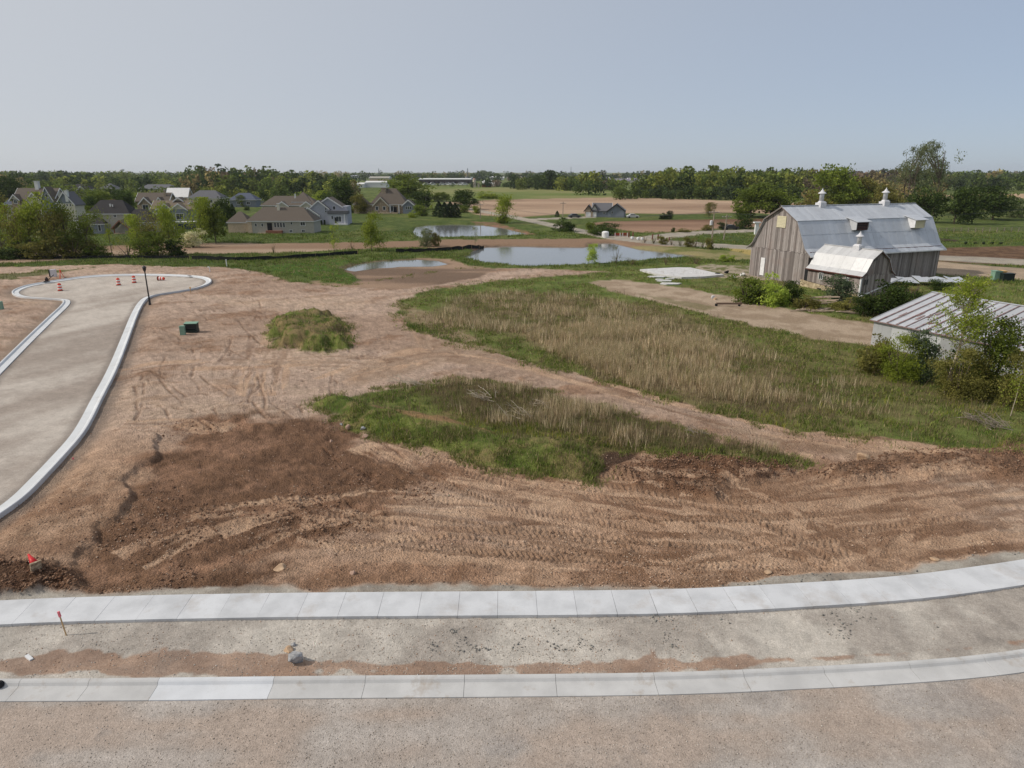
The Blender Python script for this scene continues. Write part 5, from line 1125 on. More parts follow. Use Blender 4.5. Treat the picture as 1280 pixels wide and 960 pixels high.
# concrete pad and broken slabs
P = [G(u, v, .32) for u, v in ((800, 336.5), (846, 334), (863, 334.3), (905, 343), (880, 345.5), (852, 346.3), (818, 341.5))]; c = sum(P, Vector()) / len(P)
o = MB().prism([p - c - Vector((0, 0, .5)) for p in P], (0, 0, .5)).build('concrete_pad', M_PAD); o.location = c; tag(o, 'bleached concrete floor slab left of the barn among weeds', 'concrete slab')
for i, (u, v, w, lab) in enumerate(((821, 346.6, 1.5, 'broken concrete slab nearest the big bleached floor slab'), (831, 351.6, 1.3, 'long broken concrete slab in grass above the lane'), (838, 355.3, 1.6, 'lowest broken concrete slab in grass above the lane'), (824, 350, .8, 'small broken concrete slab left of the long one'), (838, 349, .8, 'small broken concrete slab right of the nearest one'))):
    p = on_ground(u, v); rr = random.Random(i); poly = [(w * math.cos(a) * rr.uniform(.8, 1.1), .55 * w * math.sin(a) * rr.uniform(.8, 1.2), -.1) for a in (0.2, 1.2, 2.3, 3.3, 4.2, 5.4)]
    o = MB().prism(poly, (0, 0, .26)).build('concrete_slab', M_PAD); o.location = p; tag(o, lab, 'concrete slab')
for i, (u, v, r_, lab) in enumerate(((896, 344.5, .55, 'dark lump of rubble at the right end of the bleached slab'), (908, 341.5, .5, 'black lump of rubble right of the bleached slab'), (929, 345, .6, 'white stone at the end of the rubble near the barn'), (917, 347.5, .4, 'pale small stone in the rubble by the barn'), (857, 343.5, .35, 'white stone on the near edge of the bleached slab'), (891, 373, .35, 'white stone in the grass above the lying timber'), (894, 374.5, .3, 'tan stone right of the white one above the timber'))):
    stone(u, v, r_, M_RUBBER if i < 2 else (M_PAD if i != 6 else M_BOULDER), lab, 40 + i, .8)
# timber beam, well cap, pole, lumber
p = on_ground(911, 382.5); r = empty('timber_beam', p, -.03, 'long dark timber beam on blocks in the grass left of the bushes', 'timber'); MB().box(-1.6, 1.6, -.12, .12, .2, .42).build('beam', M('old grey timber', srgb(120, 100, 86), scale=3, var=.35, stretch=(.3, 3, 3)), r); MB().box(-1.7, -1.45, -.2, .2, -.1, .28).build('block', M_RUBBER, r); MB().box(1.2, 1.4, -.2, .2, -.1, .2).build('block', M_RUBBER, r)
p = on_ground(969.5, 378.5); o = MB().lathe([(.27, -.1), (.28, .3), (.24, .5), (.14, .66), (.02, .72)], 14).build('well_cap', M_WHITE, None, True); o.location = p; tag(o, 'white domed well cap in the grass before the barn bushes', 'well cap')
p = on_ground(953, 372); o = MB().bar((-.6, 0, 1.1), (.5, -.3, .02), .07).build('leaning_pole', M_POLE); o.location = p; tag(o, 'grey pole leaning out of the bushes before the barn', 'pole')
M_LUM = M('weathered pale lumber', srgb(186, 166, 146), scale=3, var=.35, stretch=(.4, 4, 4), objvar=.25)
rr = random.Random(4); k = 0
lp = on_ground(1030, 386); r = empty('lumber_pile', lp, 0, 'heap of weathered planks and beams in front of the barn wing', 'lumber pile')
spots = [(1030 + rr.uniform(-9, 9), 383 - abs(rr.gauss(0, 3)), i * .03) for i in range(14)] + [(rr.uniform(998, 1030), rr.uniform(387, 391), .02) for _ in range(14)] + [(rr.uniform(1056, 1080), rr.uniform(390, 393.5), .02) for _ in range(7)]
for u, v, dz in spots:
    q = on_ground(u, v) - lp; a = rr.uniform(-.7, .5) if dz > .03 else rr.uniform(-.35, .25); L = rr.uniform(.7, 1.5); w = rr.uniform(.1, .24); d = Vector((math.cos(a), math.sin(a), rr.uniform(-.12, .12))) * L; q.z += .12 + dz * 2.2
    MB().bar(q - d, q + d, w, rr.uniform(.06, .16)).build('plank', M_LUM, r)
# collapsed tin roof behind the big barn and garbage carts
p = G(1148, 356); r = empty('collapsed_roof', p, .0, 'low twisted sheets of grey tin lying behind the dark shrubs by the barn', 'tin sheets')
for i in range(11): x = -6.5 + i * 1.2; rr2 = random.Random(i); MB().prism([(x, -1.1, .5 + rr2.uniform(-.1, .2)), (x + 1.15, -1.2, .45 + rr2.uniform(-.1, .2)), (x + 1.3, 1.4, .95 + rr2.uniform(-.2, .2)), (x + .1, 1.5, .95 + rr2.uniform(-.2, .2))], (0, 0, .05)).build('tin_sheet', M_BARNROOF, r)
for u, v, m, lab, w in ((1244, 350.5, M_PED, 'pale green cart leftmost on the lawn behind the shed', .55), (1249.5, 350.3, M('tan plastic', srgb(216, 176, 118), scale=3, var=.1), 'tan round bin between the green cart and the dark bin', .5), (1257.5, 351.5, M_DKGREEN, 'dark green low bin rightmost on the lawn behind the shed', .85)):
    p = G(u, v); r = empty('garbage_bin', p, 0, lab, 'bin'); MB().box(-w, w, -.5, .5, 0, 1.15 if w > .8 else 1.4).build('bin_body', m, r); MB().box(-w - .06, w + .06, -.58, .55, 1.15 if w > .8 else 1.4, 1.25 if w > .8 else 1.52).build('lid', m, r)
# small white kiosk behind the barn gable
p = G(945, 293); r = empty('white_kiosk', p, 0, 'small white post box with a flat cap just left of the barn roof', 'post'); MB().box(-.45, .45, -.4, .4, 0, 3.0).build('post', M_WHITE, r); MB().box(-.9, .9, -.7, .7, 3.0, 3.3).build('cap', M_WHITE, r)
# wire fence beyond the far right lawn
fr = empty('field_fence', G(1165, 291), 0, 'low post and rail fence across the green field right of the barn', 'fence'); base = fr.location.copy()
FP = [G(u, 290.5 - (u - 1165) * .004) for u in range(1165, 1460, 9)]
for a in FP: q = a - base; MB().box(q.x - .07, q.x + .07, q.y - .07, q.y + .07, -.2, 1.3).build('post', M_POLE, fr)
for zz in (.6, 1.15): MB().bar(FP[0] - base + Vector((0, -.1, zz)), FP[-1] - base + Vector((0, -.1, zz)), .05, .1).build('rail', M_POLE, fr)
for i, u in enumerate((1207, 1219, 1229, 1240, 1251)):
    lab = ['leftmost', 'second from left', 'middle', 'second from right', 'rightmost'][i]; p = G(u, 305.5)
    o = MB().rock((0, 0, .3), .45, i, .8, 1).build('small_shrub', M("clipped evergreen")); o.location = p; tag(o, lab + ' tiny dark shrub of the row edging the ploughed field', 'shrub', 'tiny shrubs edging the ploughed field')
# ------------------------------------------------------------------ foliage
def leaf_mat(name, c1, c2, c3=None, attr=False, trans=.38):
    if c1: c1, c2 = tuple(x * k_ for x, k_ in zip(c1, (1.55, 1.45, 1.3))), tuple(x * k_ for x, k_ in zip(c2, (1.55, 1.45, 1.3)))
    m, nt, b = new_mat(name); out = nt.nodes['Material Output']
    ri = N(nt, 'ShaderNodeNewGeometry').outputs['Random Per Island']
    if attr:
        at = N(nt, 'ShaderNodeVertexColor'); at.layer_name = 'Col'
        c = mixc(nt, at.outputs[0], mixc(nt, (.6, .6, .6), (1.4, 1.4, 1.4), ri), 1.0, 'MULTIPLY')
    else:
        c = mixc(nt, c1, c2, ri)
        n = noise(nt, 2.2, 2, .5); c = mixc(nt, c, c3 or tuple(x * .72 for x in c1), maprange(nt, n, .4, .62, 0, .7))
        oi = N(nt, 'ShaderNodeObjectInfo'); g = maprange(nt, oi.outputs['Random'], 0, 1, .82, 1.15)
        cc = N(nt, 'ShaderNodeCombineColor'); [nt.links.new(g, cc.inputs[i]) for i in range(3)]
        c = mixc(nt, c, cc.outputs[0], 1.0, 'MULTIPLY')
    nt.links.new(c, b.inputs['Base Color']); b.inputs['Roughness'].default_value = .8; b.inputs['Specular IOR Level'].default_value = .12
    tr = N(nt, 'ShaderNodeBsdfTranslucent'); nt.links.new(c, tr.inputs[0]); mx = N(nt, 'ShaderNodeMixShader'); mx.inputs[0].default_value = trans
    nt.links.new(b.outputs[0], mx.inputs[1]); nt.links.new(tr.outputs[0], mx.inputs[2]); nt.links.new(mx.outputs[0], out.inputs[0]); return m
L = {'green': leaf_mat('mid green leaves', srgb(76, 92, 38), srgb(108, 122, 52)), 'dark': leaf_mat('dark green leaves', srgb(46, 62, 30), srgb(70, 86, 40)),
     'fresh': leaf_mat('fresh yellow green leaves', srgb(104, 122, 44), srgb(138, 150, 64)), 'olive': leaf_mat('olive budding leaves', srgb(92, 94, 50), srgb(122, 120, 68)),
     'bronze': leaf_mat('bronze budding leaves', srgb(98, 86, 62), srgb(126, 114, 82)), 'grey': leaf_mat('grey green leaves', srgb(92, 104, 76), srgb(122, 130, 98)),
     'white': leaf_mat('white blossom', srgb(214, 212, 196), srgb(170, 176, 134), srgb(120, 128, 76)), 'conifer': leaf_mat('conifer needles', srgb(30, 44, 26), srgb(48, 62, 36), trans=.1),
     'blue': leaf_mat('bluish shrub leaves', srgb(66, 82, 62), srgb(94, 108, 84)), 'bright': leaf_mat('bright spring leaves', srgb(120, 144, 56), srgb(156, 172, 84)),
     'purple': leaf_mat('red purple leaves', srgb(92, 52, 50), srgb(118, 72, 64)), 'stuff': leaf_mat('far foliage', None, None, attr=True, trans=.35), 'blade': leaf_mat('grass blades', None, None, attr=True, trans=.3)}
BARK = M('grey brown bark', srgb(104, 92, 80), scale=3, var=.35); BARKP = M('pale bark', srgb(176, 164, 146), scale=3, var=.3)
def leaf_quads(C, size, rs, aspect=.6):
    """one small rhombic face per centre, random tilt"""
    n = len(C); a = rs.normal(size=(n, 3)); a /= np.linalg.norm(a, axis=1)[:, None] + 1e-9
    b = np.cross(a, rs.normal(size=(n, 3))); b /= np.linalg.norm(b, axis=1)[:, None] + 1e-9
    s = (size * rs.uniform(.6, 1.35, n))[:, None] if np.ndim(size) == 0 else (size * rs.uniform(.6, 1.35, n))[:, None]
    a, b = a * s, b * s * aspect
    return np.stack([C - a, C - b * .9 + a * .1, C + a, C + b * .9 + a * .1], 1).reshape(-1, 3)
PROTO = {}
def tree_proto(kind):
    """(trunk MB, crown vertices) in a unit box: height 1, crown diameter about 1"""
    if kind in PROTO: return PROTO[kind]
    base, vi = kind.rsplit('_', 1); vi = int(vi); rs = np.random.RandomState(sum(map(ord, base)) * 7 + vi); tr = MB()
    cfg = {'broad': (64, 70, .030, .10, .34), 'tall': (54, 60, .026, .10, .26), 'sparse': (44, 52, .022, .12, .26), 'bush': (60, 56, .034, .0, .36), 'brush': (30, 26, .020, .05, .34),
           'thin': (16, 34, .030, .15, .2), 'aspen': (84, 56, .0135, .34, .30), 'fine': (100, 110, .018, .0, .36), 'columnar': (50, 64, .028, .0, .3)}
    if base == 'conifer':
        tr.tube([(0, 0, -.03), (0, 0, .9)], [.04, .01], 6); C = []
        for _ in range(1500): z = rs.uniform(.04, 1) ** 1.1; r = .5 * (1 - z ** 1.6) ** .8 * rs.uniform(.5, 1) * (1 + .12 * math.sin(z * 40)); t = rs.uniform(0, 6.283); C.append((r * math.cos(t), r * math.sin(t), z))
        C = np.array(C); V = leaf_quads(C, .05, rs, .5); PROTO[kind] = (tr, V); return PROTO[kind]
    nc, nl, ls, z0, sp = cfg[base]
    lean = rs.uniform(-.06, .06, 2)
    if base in ('bush', 'brush', 'fine'):
        for _ in range(7): t = rs.uniform(0, 6.28); q = rs.uniform(.15, .4); tr.tube([(0, 0, -.04), (q * .4 * math.cos(t), q * .4 * math.sin(t), .3), (q * math.cos(t), q * math.sin(t), .75)], [.022, .014, .005], 5)
    lobes = [(rs.uniform(-.22, .22), rs.uniform(-.22, .22), zz_, rs.uniform(.20, .32) * (1.1 if zz_ < .6 else .85)) for zz_ in (np.linspace(z0 + .14, .82, 9) if base not in ('bush', 'brush', 'fine') else [.12, .15, .2, .25, .35, .45, .55, .68, .8])]
    if base in ('tall', 'columnar', 'thin'): lobes = [(rs.uniform(-.12, .12), rs.uniform(-.12, .12), z, rs.uniform(.22, .38) * (1.1 - .5 * z)) for z in np.linspace(z0 + .15, .88, 6)]
    if base == 'aspen': lobes = [(rs.uniform(-.3, .3), rs.uniform(-.3, .3), zz_, rs.uniform(.12, .2)) for zz_ in np.linspace(.42, .9, 12)]
    C = []; cl = []
    for _ in range(nc):
        lx, ly, lz, lr = lobes[rs.randint(len(lobes))]; d = rs.normal(size=3); d /= np.linalg.norm(d); d *= lr * rs.uniform(.45, 1.0)
        c = np.array([lx + d[0] * 1.25, ly + d[1] * 1.25, min(.97, max(z0 + .02, lz + d[2] * .8))]); cl.append(c)
        k = int(nl * rs.uniform(.6, 1.4)); rr_ = rs.uniform(.05, .10) * (1 if base != 'aspen' else .5)
        o = rs.normal(size=(k, 3)) * rr_ * np.array([1, 1, .7]); C.append(c + o)
    C = np.concatenate(C); m = np.percentile(np.hypot(C[:, 0], C[:, 1]), 93); C[:, :2] *= .5 / m; C[:, 2] = np.clip(C[:, 2], .01, 1.0)
    if base not in ('bush', 'brush', 'fine'):
        k = 3 if base == 'aspen' else 1
        for s_ in range(k):
            ox = (s_ - (k - 1) / 2) * .1; top = (lean[0] + ox * 2.2, lean[1], .85)
            tr.tube([(ox, 0, -.03), (ox * 1.3 + lean[0] * .3, lean[1] * .2, .3), (ox * 1.8 + lean[0] * .6, lean[1] * .7, .6), top], [.022 / k ** .8, .016 / k ** .8, .010 / k ** .5, .003], 6)
        for c in cl[:26 if base in ('aspen', 'sparse') else 14]:
            c = np.array(c) * np.array([.5 / m, .5 / m, 1]); f = max(.18, c[2] * .55); sx = (rs.randint(k) - (k - 1) / 2) * .1 * 1.6
            tr.tube([(sx + lean[0] * f, lean[1] * f, f), ((sx + c[0]) / 2, c[1] / 2, (f + c[2]) / 2 + .02), tuple(c)], [.007, .004, .0015] if base != 'aspen' else [.009, .006, .003], 4)
    PROTO[kind] = (tr, leaf_quads(C, ls, rs)); return PROTO[kind]
MESHC = {}
def plant(kind, mat, u, v, vtop, wpx, label, group=None, name=None, cat=None, bark=None, rz=None, z=None):
    p = G(u, v); p.z = hgt(p.x, p.y) if p.y < 240 else 0.0
    h = max(.5, height_to(p, vtop)); w = wpx * depth(p) / FPX; base = kind.rsplit('_', 1)[0]
    nm = name or {'bush': 'shrub', 'brush': 'shrub', 'fine': 'shrub', 'conifer': 'conifer', 'thin': 'sapling', 'columnar': 'tree'}.get(base, 'tree'); ct = cat or {'shrub': 'shrub', 'conifer': 'evergreen', 'sapling': 'sapling'}.get(nm, 'tree')
    key = (kind, mat, bark)
    if key not in MESHC:
        tr, V = tree_proto(kind); r = empty(nm, p, 0, label, ct, group); t = tr.build('stem' if nm == 'shrub' else 'trunk', bark or BARK, r); c = np_mesh('foliage' if nm == 'shrub' else 'crown', V, 4, L[mat], None, r); MESHC[key] = (t.data, c.data)
    else:
        r = empty(nm, p, 0, label, ct, group); td, cd = MESHC[key]
        for n_, d in (('stem' if nm == 'shrub' else 'trunk', td), ('foliage' if nm == 'shrub' else 'crown', cd)): link(bpy.data.objects.new(n_, d), r)
    r.scale = (w, w, h); r.rotation_euler.z = rnd.uniform(0, 6.28) if rz is None else rz; return r
PL = [
 # the belt of young trees at the left, base behind the silt fence
 ('sparse_0', 'fresh', 4, 322, 248, 44, 'young tree cut by the left picture edge above the soil bank'), ('sparse_1', 'olive', 27, 322, 258, 40, 'thin young tree second from the left edge of the belt'),
 ('sparse_2', 'fresh', 60, 321, 240, 52, 'tall yellow green tree hiding the gabled cream house'), ('sparse_0', 'green', 86, 321, 246, 44, 'loose green tree left of the charcoal roofed house'),
 ('tall_0', 'olive', 72, 322, 262, 40, 'slim olive tree with dark stems between two taller left trees'), ('thin_0', 'fresh', 140, 318, 270, 20, 'small yellow green tree in front of the charcoal roofed house'),
 ('sparse_1', 'olive', 198, 319, 264, 40, 'leaning olive tree at the right end of the charcoal roofed house'), ('tall_1', 'fresh', 215, 319, 252, 32, 'tall fresh green tree left of the white flowering bush'),
 ('tall_0', 'fresh', 253, 305, 247, 30, 'fresh green tree right behind the white flowering bush'), ('broad_0', 'green', 270, 303, 248, 34, 'fuller green tree left of the tan brick house'),
 ('tall_1', 'fresh', 42, 322, 250, 38, 'yellow green tree between the slim olive tree and the left edge'), ('sparse_2', 'green', 112, 320, 258, 36, 'loose tree before the left wing of the charcoal roofed house'), ('tall_0', 'fresh', 176, 319, 268, 26, 'young tree just left of the leaning olive tree'),
 ('bush_0', 'olive', 92, 322, 294, 52, 'low olive thicket under the trees left of the charcoal roofed house'), ('bush_1', 'green', 122, 321, 298, 34, 'low green thicket between soil bank and the charcoal roofed house'),
 ('bush_2', 'green', 185, 321, 290, 42, 'round green thicket below the timber porch gable'), ('bush_0', 'dark', 222, 320, 297, 28, 'dark thicket left below the white flowering bush'), ('bush_1', 'dark', 20, 323, 300, 50, 'dark low growth under the trees at the far left'),
 ('bush_2', 'olive', 52, 323, 302, 40, 'olive low growth under the tall yellow green tree'), ('bush_0', 'white', 242, 309, 286, 27, 'white flowering bush between the left trees and the lawn'), ('brush_0', 'olive', 160, 320, 300, 30, 'sparse brush on the soil bank left of the round thicket'),
 # among the houses
 ('broad_1', 'dark', 158, 274, 238, 30, 'dense green tree right of the charcoal roof'), ('broad_2', 'green', 122, 268, 236, 34, 'green tree above the charcoal roofed house'), ('broad_0', 'dark', 112, 272, 246, 26, 'dark tree between two cream gables at left'),
 ('conifer_0', 'conifer', 111, 294, 276, 11, 'dark round evergreen against the wall of the charcoal roofed house'), ('bush_1', 'purple', 146, 262, 248, 14, 'reddish purple small tree behind the charcoal roof'), ('broad_1', 'green', 66, 262, 232, 40, 'green tree between the cream house and the grey gable'),
 ('broad_2', 'dark', 14, 258, 218, 44, 'dark broad tree at far left rising above the skyline'), ('broad_0', 'olive', 2, 272, 232, 36, 'olive tree at the left edge beside the cream house'), ('tall_1', 'fresh', 178, 262, 240, 16, 'slim fresh tree behind the brown gabled house'),
 ('broad_1', 'green', 240, 276, 254, 30, 'green tree right of the slate blue house'), ('broad_2', 'dark', 284, 286, 246, 26, 'dark tree behind the left hip of the tan brick house'), ('conifer_1', 'conifer', 293, 282, 255, 13, 'dark conifer just left of the tan brick house roof'),
 ('bush_0', 'dark', 308, 263, 257, 9, 'small clipped evergreen on the pale driveway'), ('tall_0', 'green', 303, 259, 244, 12, 'narrow green tree left of the pale driveway'), ('tall_1', 'dark', 331, 256, 238, 14, 'narrow dark tree at the end of the pale driveway'),
 ('broad_0', 'fresh', 404, 256, 238, 26, 'bright green tree behind the blue grey gable'), ('broad_1', 'dark', 423, 262, 224, 40, 'dark spreading tree right of the blue grey gable'), ('thin_0', 'fresh', 358, 258, 245, 10, 'small fresh tree in front of the low brown roofs'),
 ('broad_2', 'olive', 450, 267, 241, 22, 'round olive tree left of the stone house'), ('bush_1', 'dark', 440, 266, 258, 9, 'dark bush between blue grey gable and olive tree'), ('conifer_0', 'conifer', 412, 280, 270, 5, 'small clipped evergreen by the porch of the blue grey house'),
 ('thin_1', 'fresh', 418, 315, 277, 15, 'thin yellow green sapling below the blue grey house'), ('columnar_0', 'fresh', 465, 314, 264, 27, 'rounded bright willow like tree standing left of the middle pond'), ('brush_1', 'bronze', 342, 316, 303, 8, 'bare leaning sapling on the strip below the tan brick house'), ('brush_0', 'bronze', 440, 312, 300, 10, 'bare twiggy sapling on the soil strip left of the willow'),
 ('broad_0', 'green', 509, 252, 218, 58, 'large light green tree right of the long white building'), ('broad_1', 'dark', 528, 262, 240, 34, 'dark broad tree behind the pale pole'), ('bush_2', 'dark', 505, 264, 246, 40, 'dark thicket behind the stone house right gable'),
 ('conifer_0', 'conifer', 549, 271, 252, 18, 'leftmost dark conifer of the clump by the middle pond'), ('conifer_1', 'conifer', 556, 272, 253, 18, 'second dark conifer of the clump by the middle pond'), ('conifer_0', 'conifer', 563, 271.5, 252, 18, 'third dark conifer of the clump by the middle pond'), ('conifer_1', 'conifer', 569, 272, 254, 17, 'rightmost dark conifer of the clump by the middle pond'),
 ('thin_0', 'fresh', 541, 270, 250, 10, 'yellow green slim tree left of the conifer clump'), ('bush_0', 'green', 527, 270, 254, 22, 'green shrubs between stone house and conifers'), ('bush_1', 'fresh', 516, 272, 262, 12, 'small round shrub at the lawn edge by the stone house'), ('broad_2', 'green', 547, 252, 240, 16, 'small round tree behind the conifer clump, left of two'), ('broad_0', 'green', 558, 252, 240, 14, 'small round tree behind the conifer clump, right of two'),
 ('broad_1', 'dark', 582, 262, 237, 34, 'dark broad tree behind the country road'), ('bush_2', 'green', 580, 266, 256, 14, 'shrub under the dark broad tree by the road'), ('bush_0', 'fresh', 596, 267, 256, 12, 'fresh green shrub on the stubble edge right of the dark tree'), ('bush_1', 'fresh', 612, 248, 238, 30, 'yellow green hedge patch in the pale field'),
 ('tall_1', 'fresh', 629, 279, 242, 26, 'lopsided fresh green tree right of the country road bend'), ('bush_1', 'green', 629, 279, 262, 14, 'leafy growth at the foot of the lopsided road tree'),
 ('bush_2', 'grey', 533, 308, 286, 17, 'left multi stemmed shrub in front of the middle pond'), ('bush_0', 'olive', 544, 308, 288, 12, 'right multi stemmed shrub in front of the middle pond'), ('thin_1', 'grey', 594, 306, 281, 9, 'wispy sapling in front of the middle pond'),
 ('columnar_0', 'bright', 740, 329, 304, 17, 'dense bright green young tree on the near bank of the large pond'), ('brush_0', 'olive', 770, 330, 304, 15, 'wispy budding sapling right of the bright young tree'), ('brush_1', 'olive', 790, 331, 321, 24, 'low brown brush on the near bank of the large pond'), ('brush_0', 'bronze', 832, 331, 316, 14, 'thin bronze sapling near the right tip of the large pond'), ('brush_1', 'bronze', 870, 330, 318, 20, 'low bronze brush beyond the bleached slab'), ('bush_0', 'bright', 905, 327, 317, 12, 'bright green low shrub beyond the rubble, left one'), ('bush_1', 'bright', 914, 327, 318, 10, 'bright green low shrub beyond the rubble, right one'),
 ('bush_1', 'dark', 705, 289, 270, 28, 'dark rounded bush beside the country road left of the tank'), ('bush_2', 'dark', 756, 294, 279, 34, 'wide dark bush behind the white tank'), ('bush_0', 'green', 740, 292, 276, 18, 'green bush adjoining the wide dark bush'), ('conifer_0', 'conifer', 696.5, 271, 263.5, 7, 'small round evergreen near the pole at the driveway'),
 ('bush_1', 'conifer', 828, 274, 265, 10, 'left of two round dark evergreens on the far lawn'), ('bush_2', 'conifer', 836.5, 274, 263.5, 10, 'right of two round dark evergreens on the far lawn'), ('bush_0', 'dark', 841, 290, 284, 6, 'small shrub at the road edge left of the hedge patch'), ('bush_1', 'olive', 856, 290, 285, 16, 'low hedge patch at the road edge before the brown field'), ('bush_2', 'olive', 884, 288, 281, 14, 'low hedge patch left of the black car'), ('bush_0', 'dark', 903, 287, 277, 13, 'dark bush just left of the black car'),
 ('tall_0', 'olive', 886, 272, 253, 15, 'small olive tree at the edge of the stubble above the power pole'), ('bush_2', 'dark', 930, 286, 268, 24, 'dark bush between black car and barn'),
 # behind the barn
 ('broad_0', 'green', 968, 272, 229, 70, 'broad light green tree left of the barn ridge'), ('broad_1', 'green', 938, 272, 236, 40, 'green tree above the black car'), ('broad_2', 'green', 1043, 266, 205, 66, 'tallest round green tree behind the barn ridge'), ('bush_1', 'olive', 1018, 268, 235, 44, 'olive thicket behind the left cupola'), ('broad_1', 'olive', 1082, 266, 222, 46, 'olive tree right of the tallest round tree'),
 ('aspen_0', 'grey', 1132, 268, 177, 46, 'left of two tall airy aspens behind the barn'), ('aspen_1', 'grey', 1166, 268, 175, 58, 'right of two tall airy aspens behind the barn'), ('broad_0', 'olive', 1112, 272, 232, 44, 'olive tree under the left aspen'), ('broad_2', 'dark', 1152, 278, 236, 44, 'dark tree under the right aspen'), ('broad_1', 'dark', 1192, 280, 234, 44, 'dark tree right of the aspens at the fence'), ('broad_0', 'dark', 1240, 275, 233, 56, 'broad dark tree near the right edge beyond the green field'), ('bush_2', 'grey', 1274, 272, 250, 34, 'grey green thicket at the right edge beyond the green field'), ('tall_1', 'dark', 1210, 272, 246, 24, 'small dark tree between the two broad ones at right'),
 # about the barn
 ('bush_0', 'green', 932, 378, 343, 44, 'green bush at the left corner of the barn'), ('bush_1', 'bright', 966, 381, 337, 36, 'tall bright bush before the barn gable'), ('bush_2', 'dark', 990, 379, 352, 28, 'dark bush between gable bush and stone foundation'), ('bush_0', 'dark', 945, 380, 356, 24, 'dark low bush under the white barn door'), ('bush_1', 'olive', 1006, 386, 366, 34, 'olive low brush before the stone foundation'),
 ('bush_2', 'blue', 1050, 376, 344, 38, 'bluish bush covering the wing windows'), ('bush_1', 'olive', 1058, 388, 370, 40, 'low weeds bush behind the lumber heap'), ('bush_0', 'dark', 1102, 393, 352, 52, 'big dark bush at the slanting white pipe'), ('bush_1', 'dark', 1130, 384, 350, 44, 'dark bush right of the slanting pipe'), ('bush_2', 'dark', 1080, 394, 368, 30, 'dark bush at the foot of the wing corner'), ('brush_1', 'bronze', 1140, 372, 352, 34, 'brownish twiggy brush beside the tin sheets'), ('bush_2', 'dark', 1175, 362, 350, 26, 'dark low shrub behind the shed ridge'),
 # right foreground
 ('bush_0', 'olive', 1090, 465, 420, 42, 'round olive bush at the left corner of the shed'), ('fine_0', 'fresh', 1120, 474, 416, 52, 'yellow green bush before the shed wall'), ('bush_2', 'blue', 1152, 476, 414, 36, 'dark bluish bush before the shed wall'), ('fine_1', 'green', 1232, 492, 396, 80, 'large green willow like bush before the shed at right'), ('fine_0', 'olive', 1195, 497, 432, 60, 'olive undergrowth around the front tree trunk'), ('fine_1', 'olive', 1276, 508, 438, 54, 'olive bush cut by the right picture edge'), ('bush_1', 'dark', 1205, 488, 436, 56, 'dark undergrowth in the shade of the willow like bush'),
]
for e in PL: plant(*e)
HG = 'small budding shrubs in the hedge along the access road'
for i, u in enumerate((806, 817, 828, 839, 850, 860, 869, 878, 887)):
    plant(('brush_0', 'brush_1', 'bush_0')[i % 3], ('bronze', 'olive', 'green')[(i * 2) % 3], u, 303.5 + i * 1.0, 293.5 + i * .3, 13, ['first', 'second', 'third', 'fourth', 'fifth', 'sixth', 'seventh', 'eighth', 'last'][i] + ' shrub from the left in the hedge before the access road', HG)
# the slender front tree with its pale trunk, leaves picked out
def front_tree():
    u, v = 1180, 492; p = on_ground(u, v); h = height_to(p, 350); r = empty('tree', p, 0, 'slender leafy tree with pale trunk standing in front of the shed', 'tree'); rs = np.random.RandomState(5); px = depth(p) / FPX
    t = MB(); stem = [Vector((x * px, 0, z * h)) for x, z in ((0, -.03), (2, .12), (5, .28), (8, .44), (9, .6), (9, .8), (11, .97))]; t.tube(stem, [.13, .115, .10, .08, .06, .04, .015], 8); t.build('trunk', BARKP, r)
    b = MB(); C = []
    def at(f):
        k = f * (len(stem) - 1); i = min(int(k), len(stem) - 2); return stem[i].lerp(stem[i + 1], k - i)
    for i in range(64):
        f = rs.uniform(.42, .97); s = at(f); a = rs.uniform(0, 6.28); L_ = h * rs.uniform(.2, .46) * (1.25 - f * .8); e = s + Vector((math.cos(a) * L_ * .75, math.sin(a) * L_ * .75, L_ * .62)); m = s.lerp(e, .5) + Vector((0, 0, -.05))
        b.tube([s, m, e], [.028, .017, .005], 5)
        for j in range(7): g = rs.uniform(.35, 1.05); c = s.lerp(e, g); C.append(np.array(c) + rs.normal(size=(16, 3)) * np.array([.20, .20, .17]) * h / 8.5)
    for i in range(9): f = rs.uniform(.28, .45); s = at(f); a = rs.uniform(0, 6.28); e = s + Vector((math.cos(a) * 1.3, math.sin(a) * 1.3, rs.uniform(.0, .4))); b.tube([s, s.lerp(e, .5), e], [.02, .012, .004], 4)
    b.build('branches', BARKP, r); C = np.concatenate(C); np_mesh('crown', leaf_quads(C, .07, rs, .65), 4, L['fresh'], None, r)
front_tree()
p = on_ground(1263, 520); r = empty('sapling', p, 0, 'pale thin sapling stem near the right picture edge', 'sapling'); MB().tube([(0, 0, -.1), (.1, 0, 1.4), (.12, 0, 2.6)], [.035, .025, .01], 6).build('trunk', BARKP, r)
rs_ = np.random.RandomState(3); np_mesh('crown', leaf_quads(rs_.normal(size=(500, 3)) * (.4, .4, .7) + (.1, 0, 2.2), .06, rs_), 4, L['fresh'], None, r)

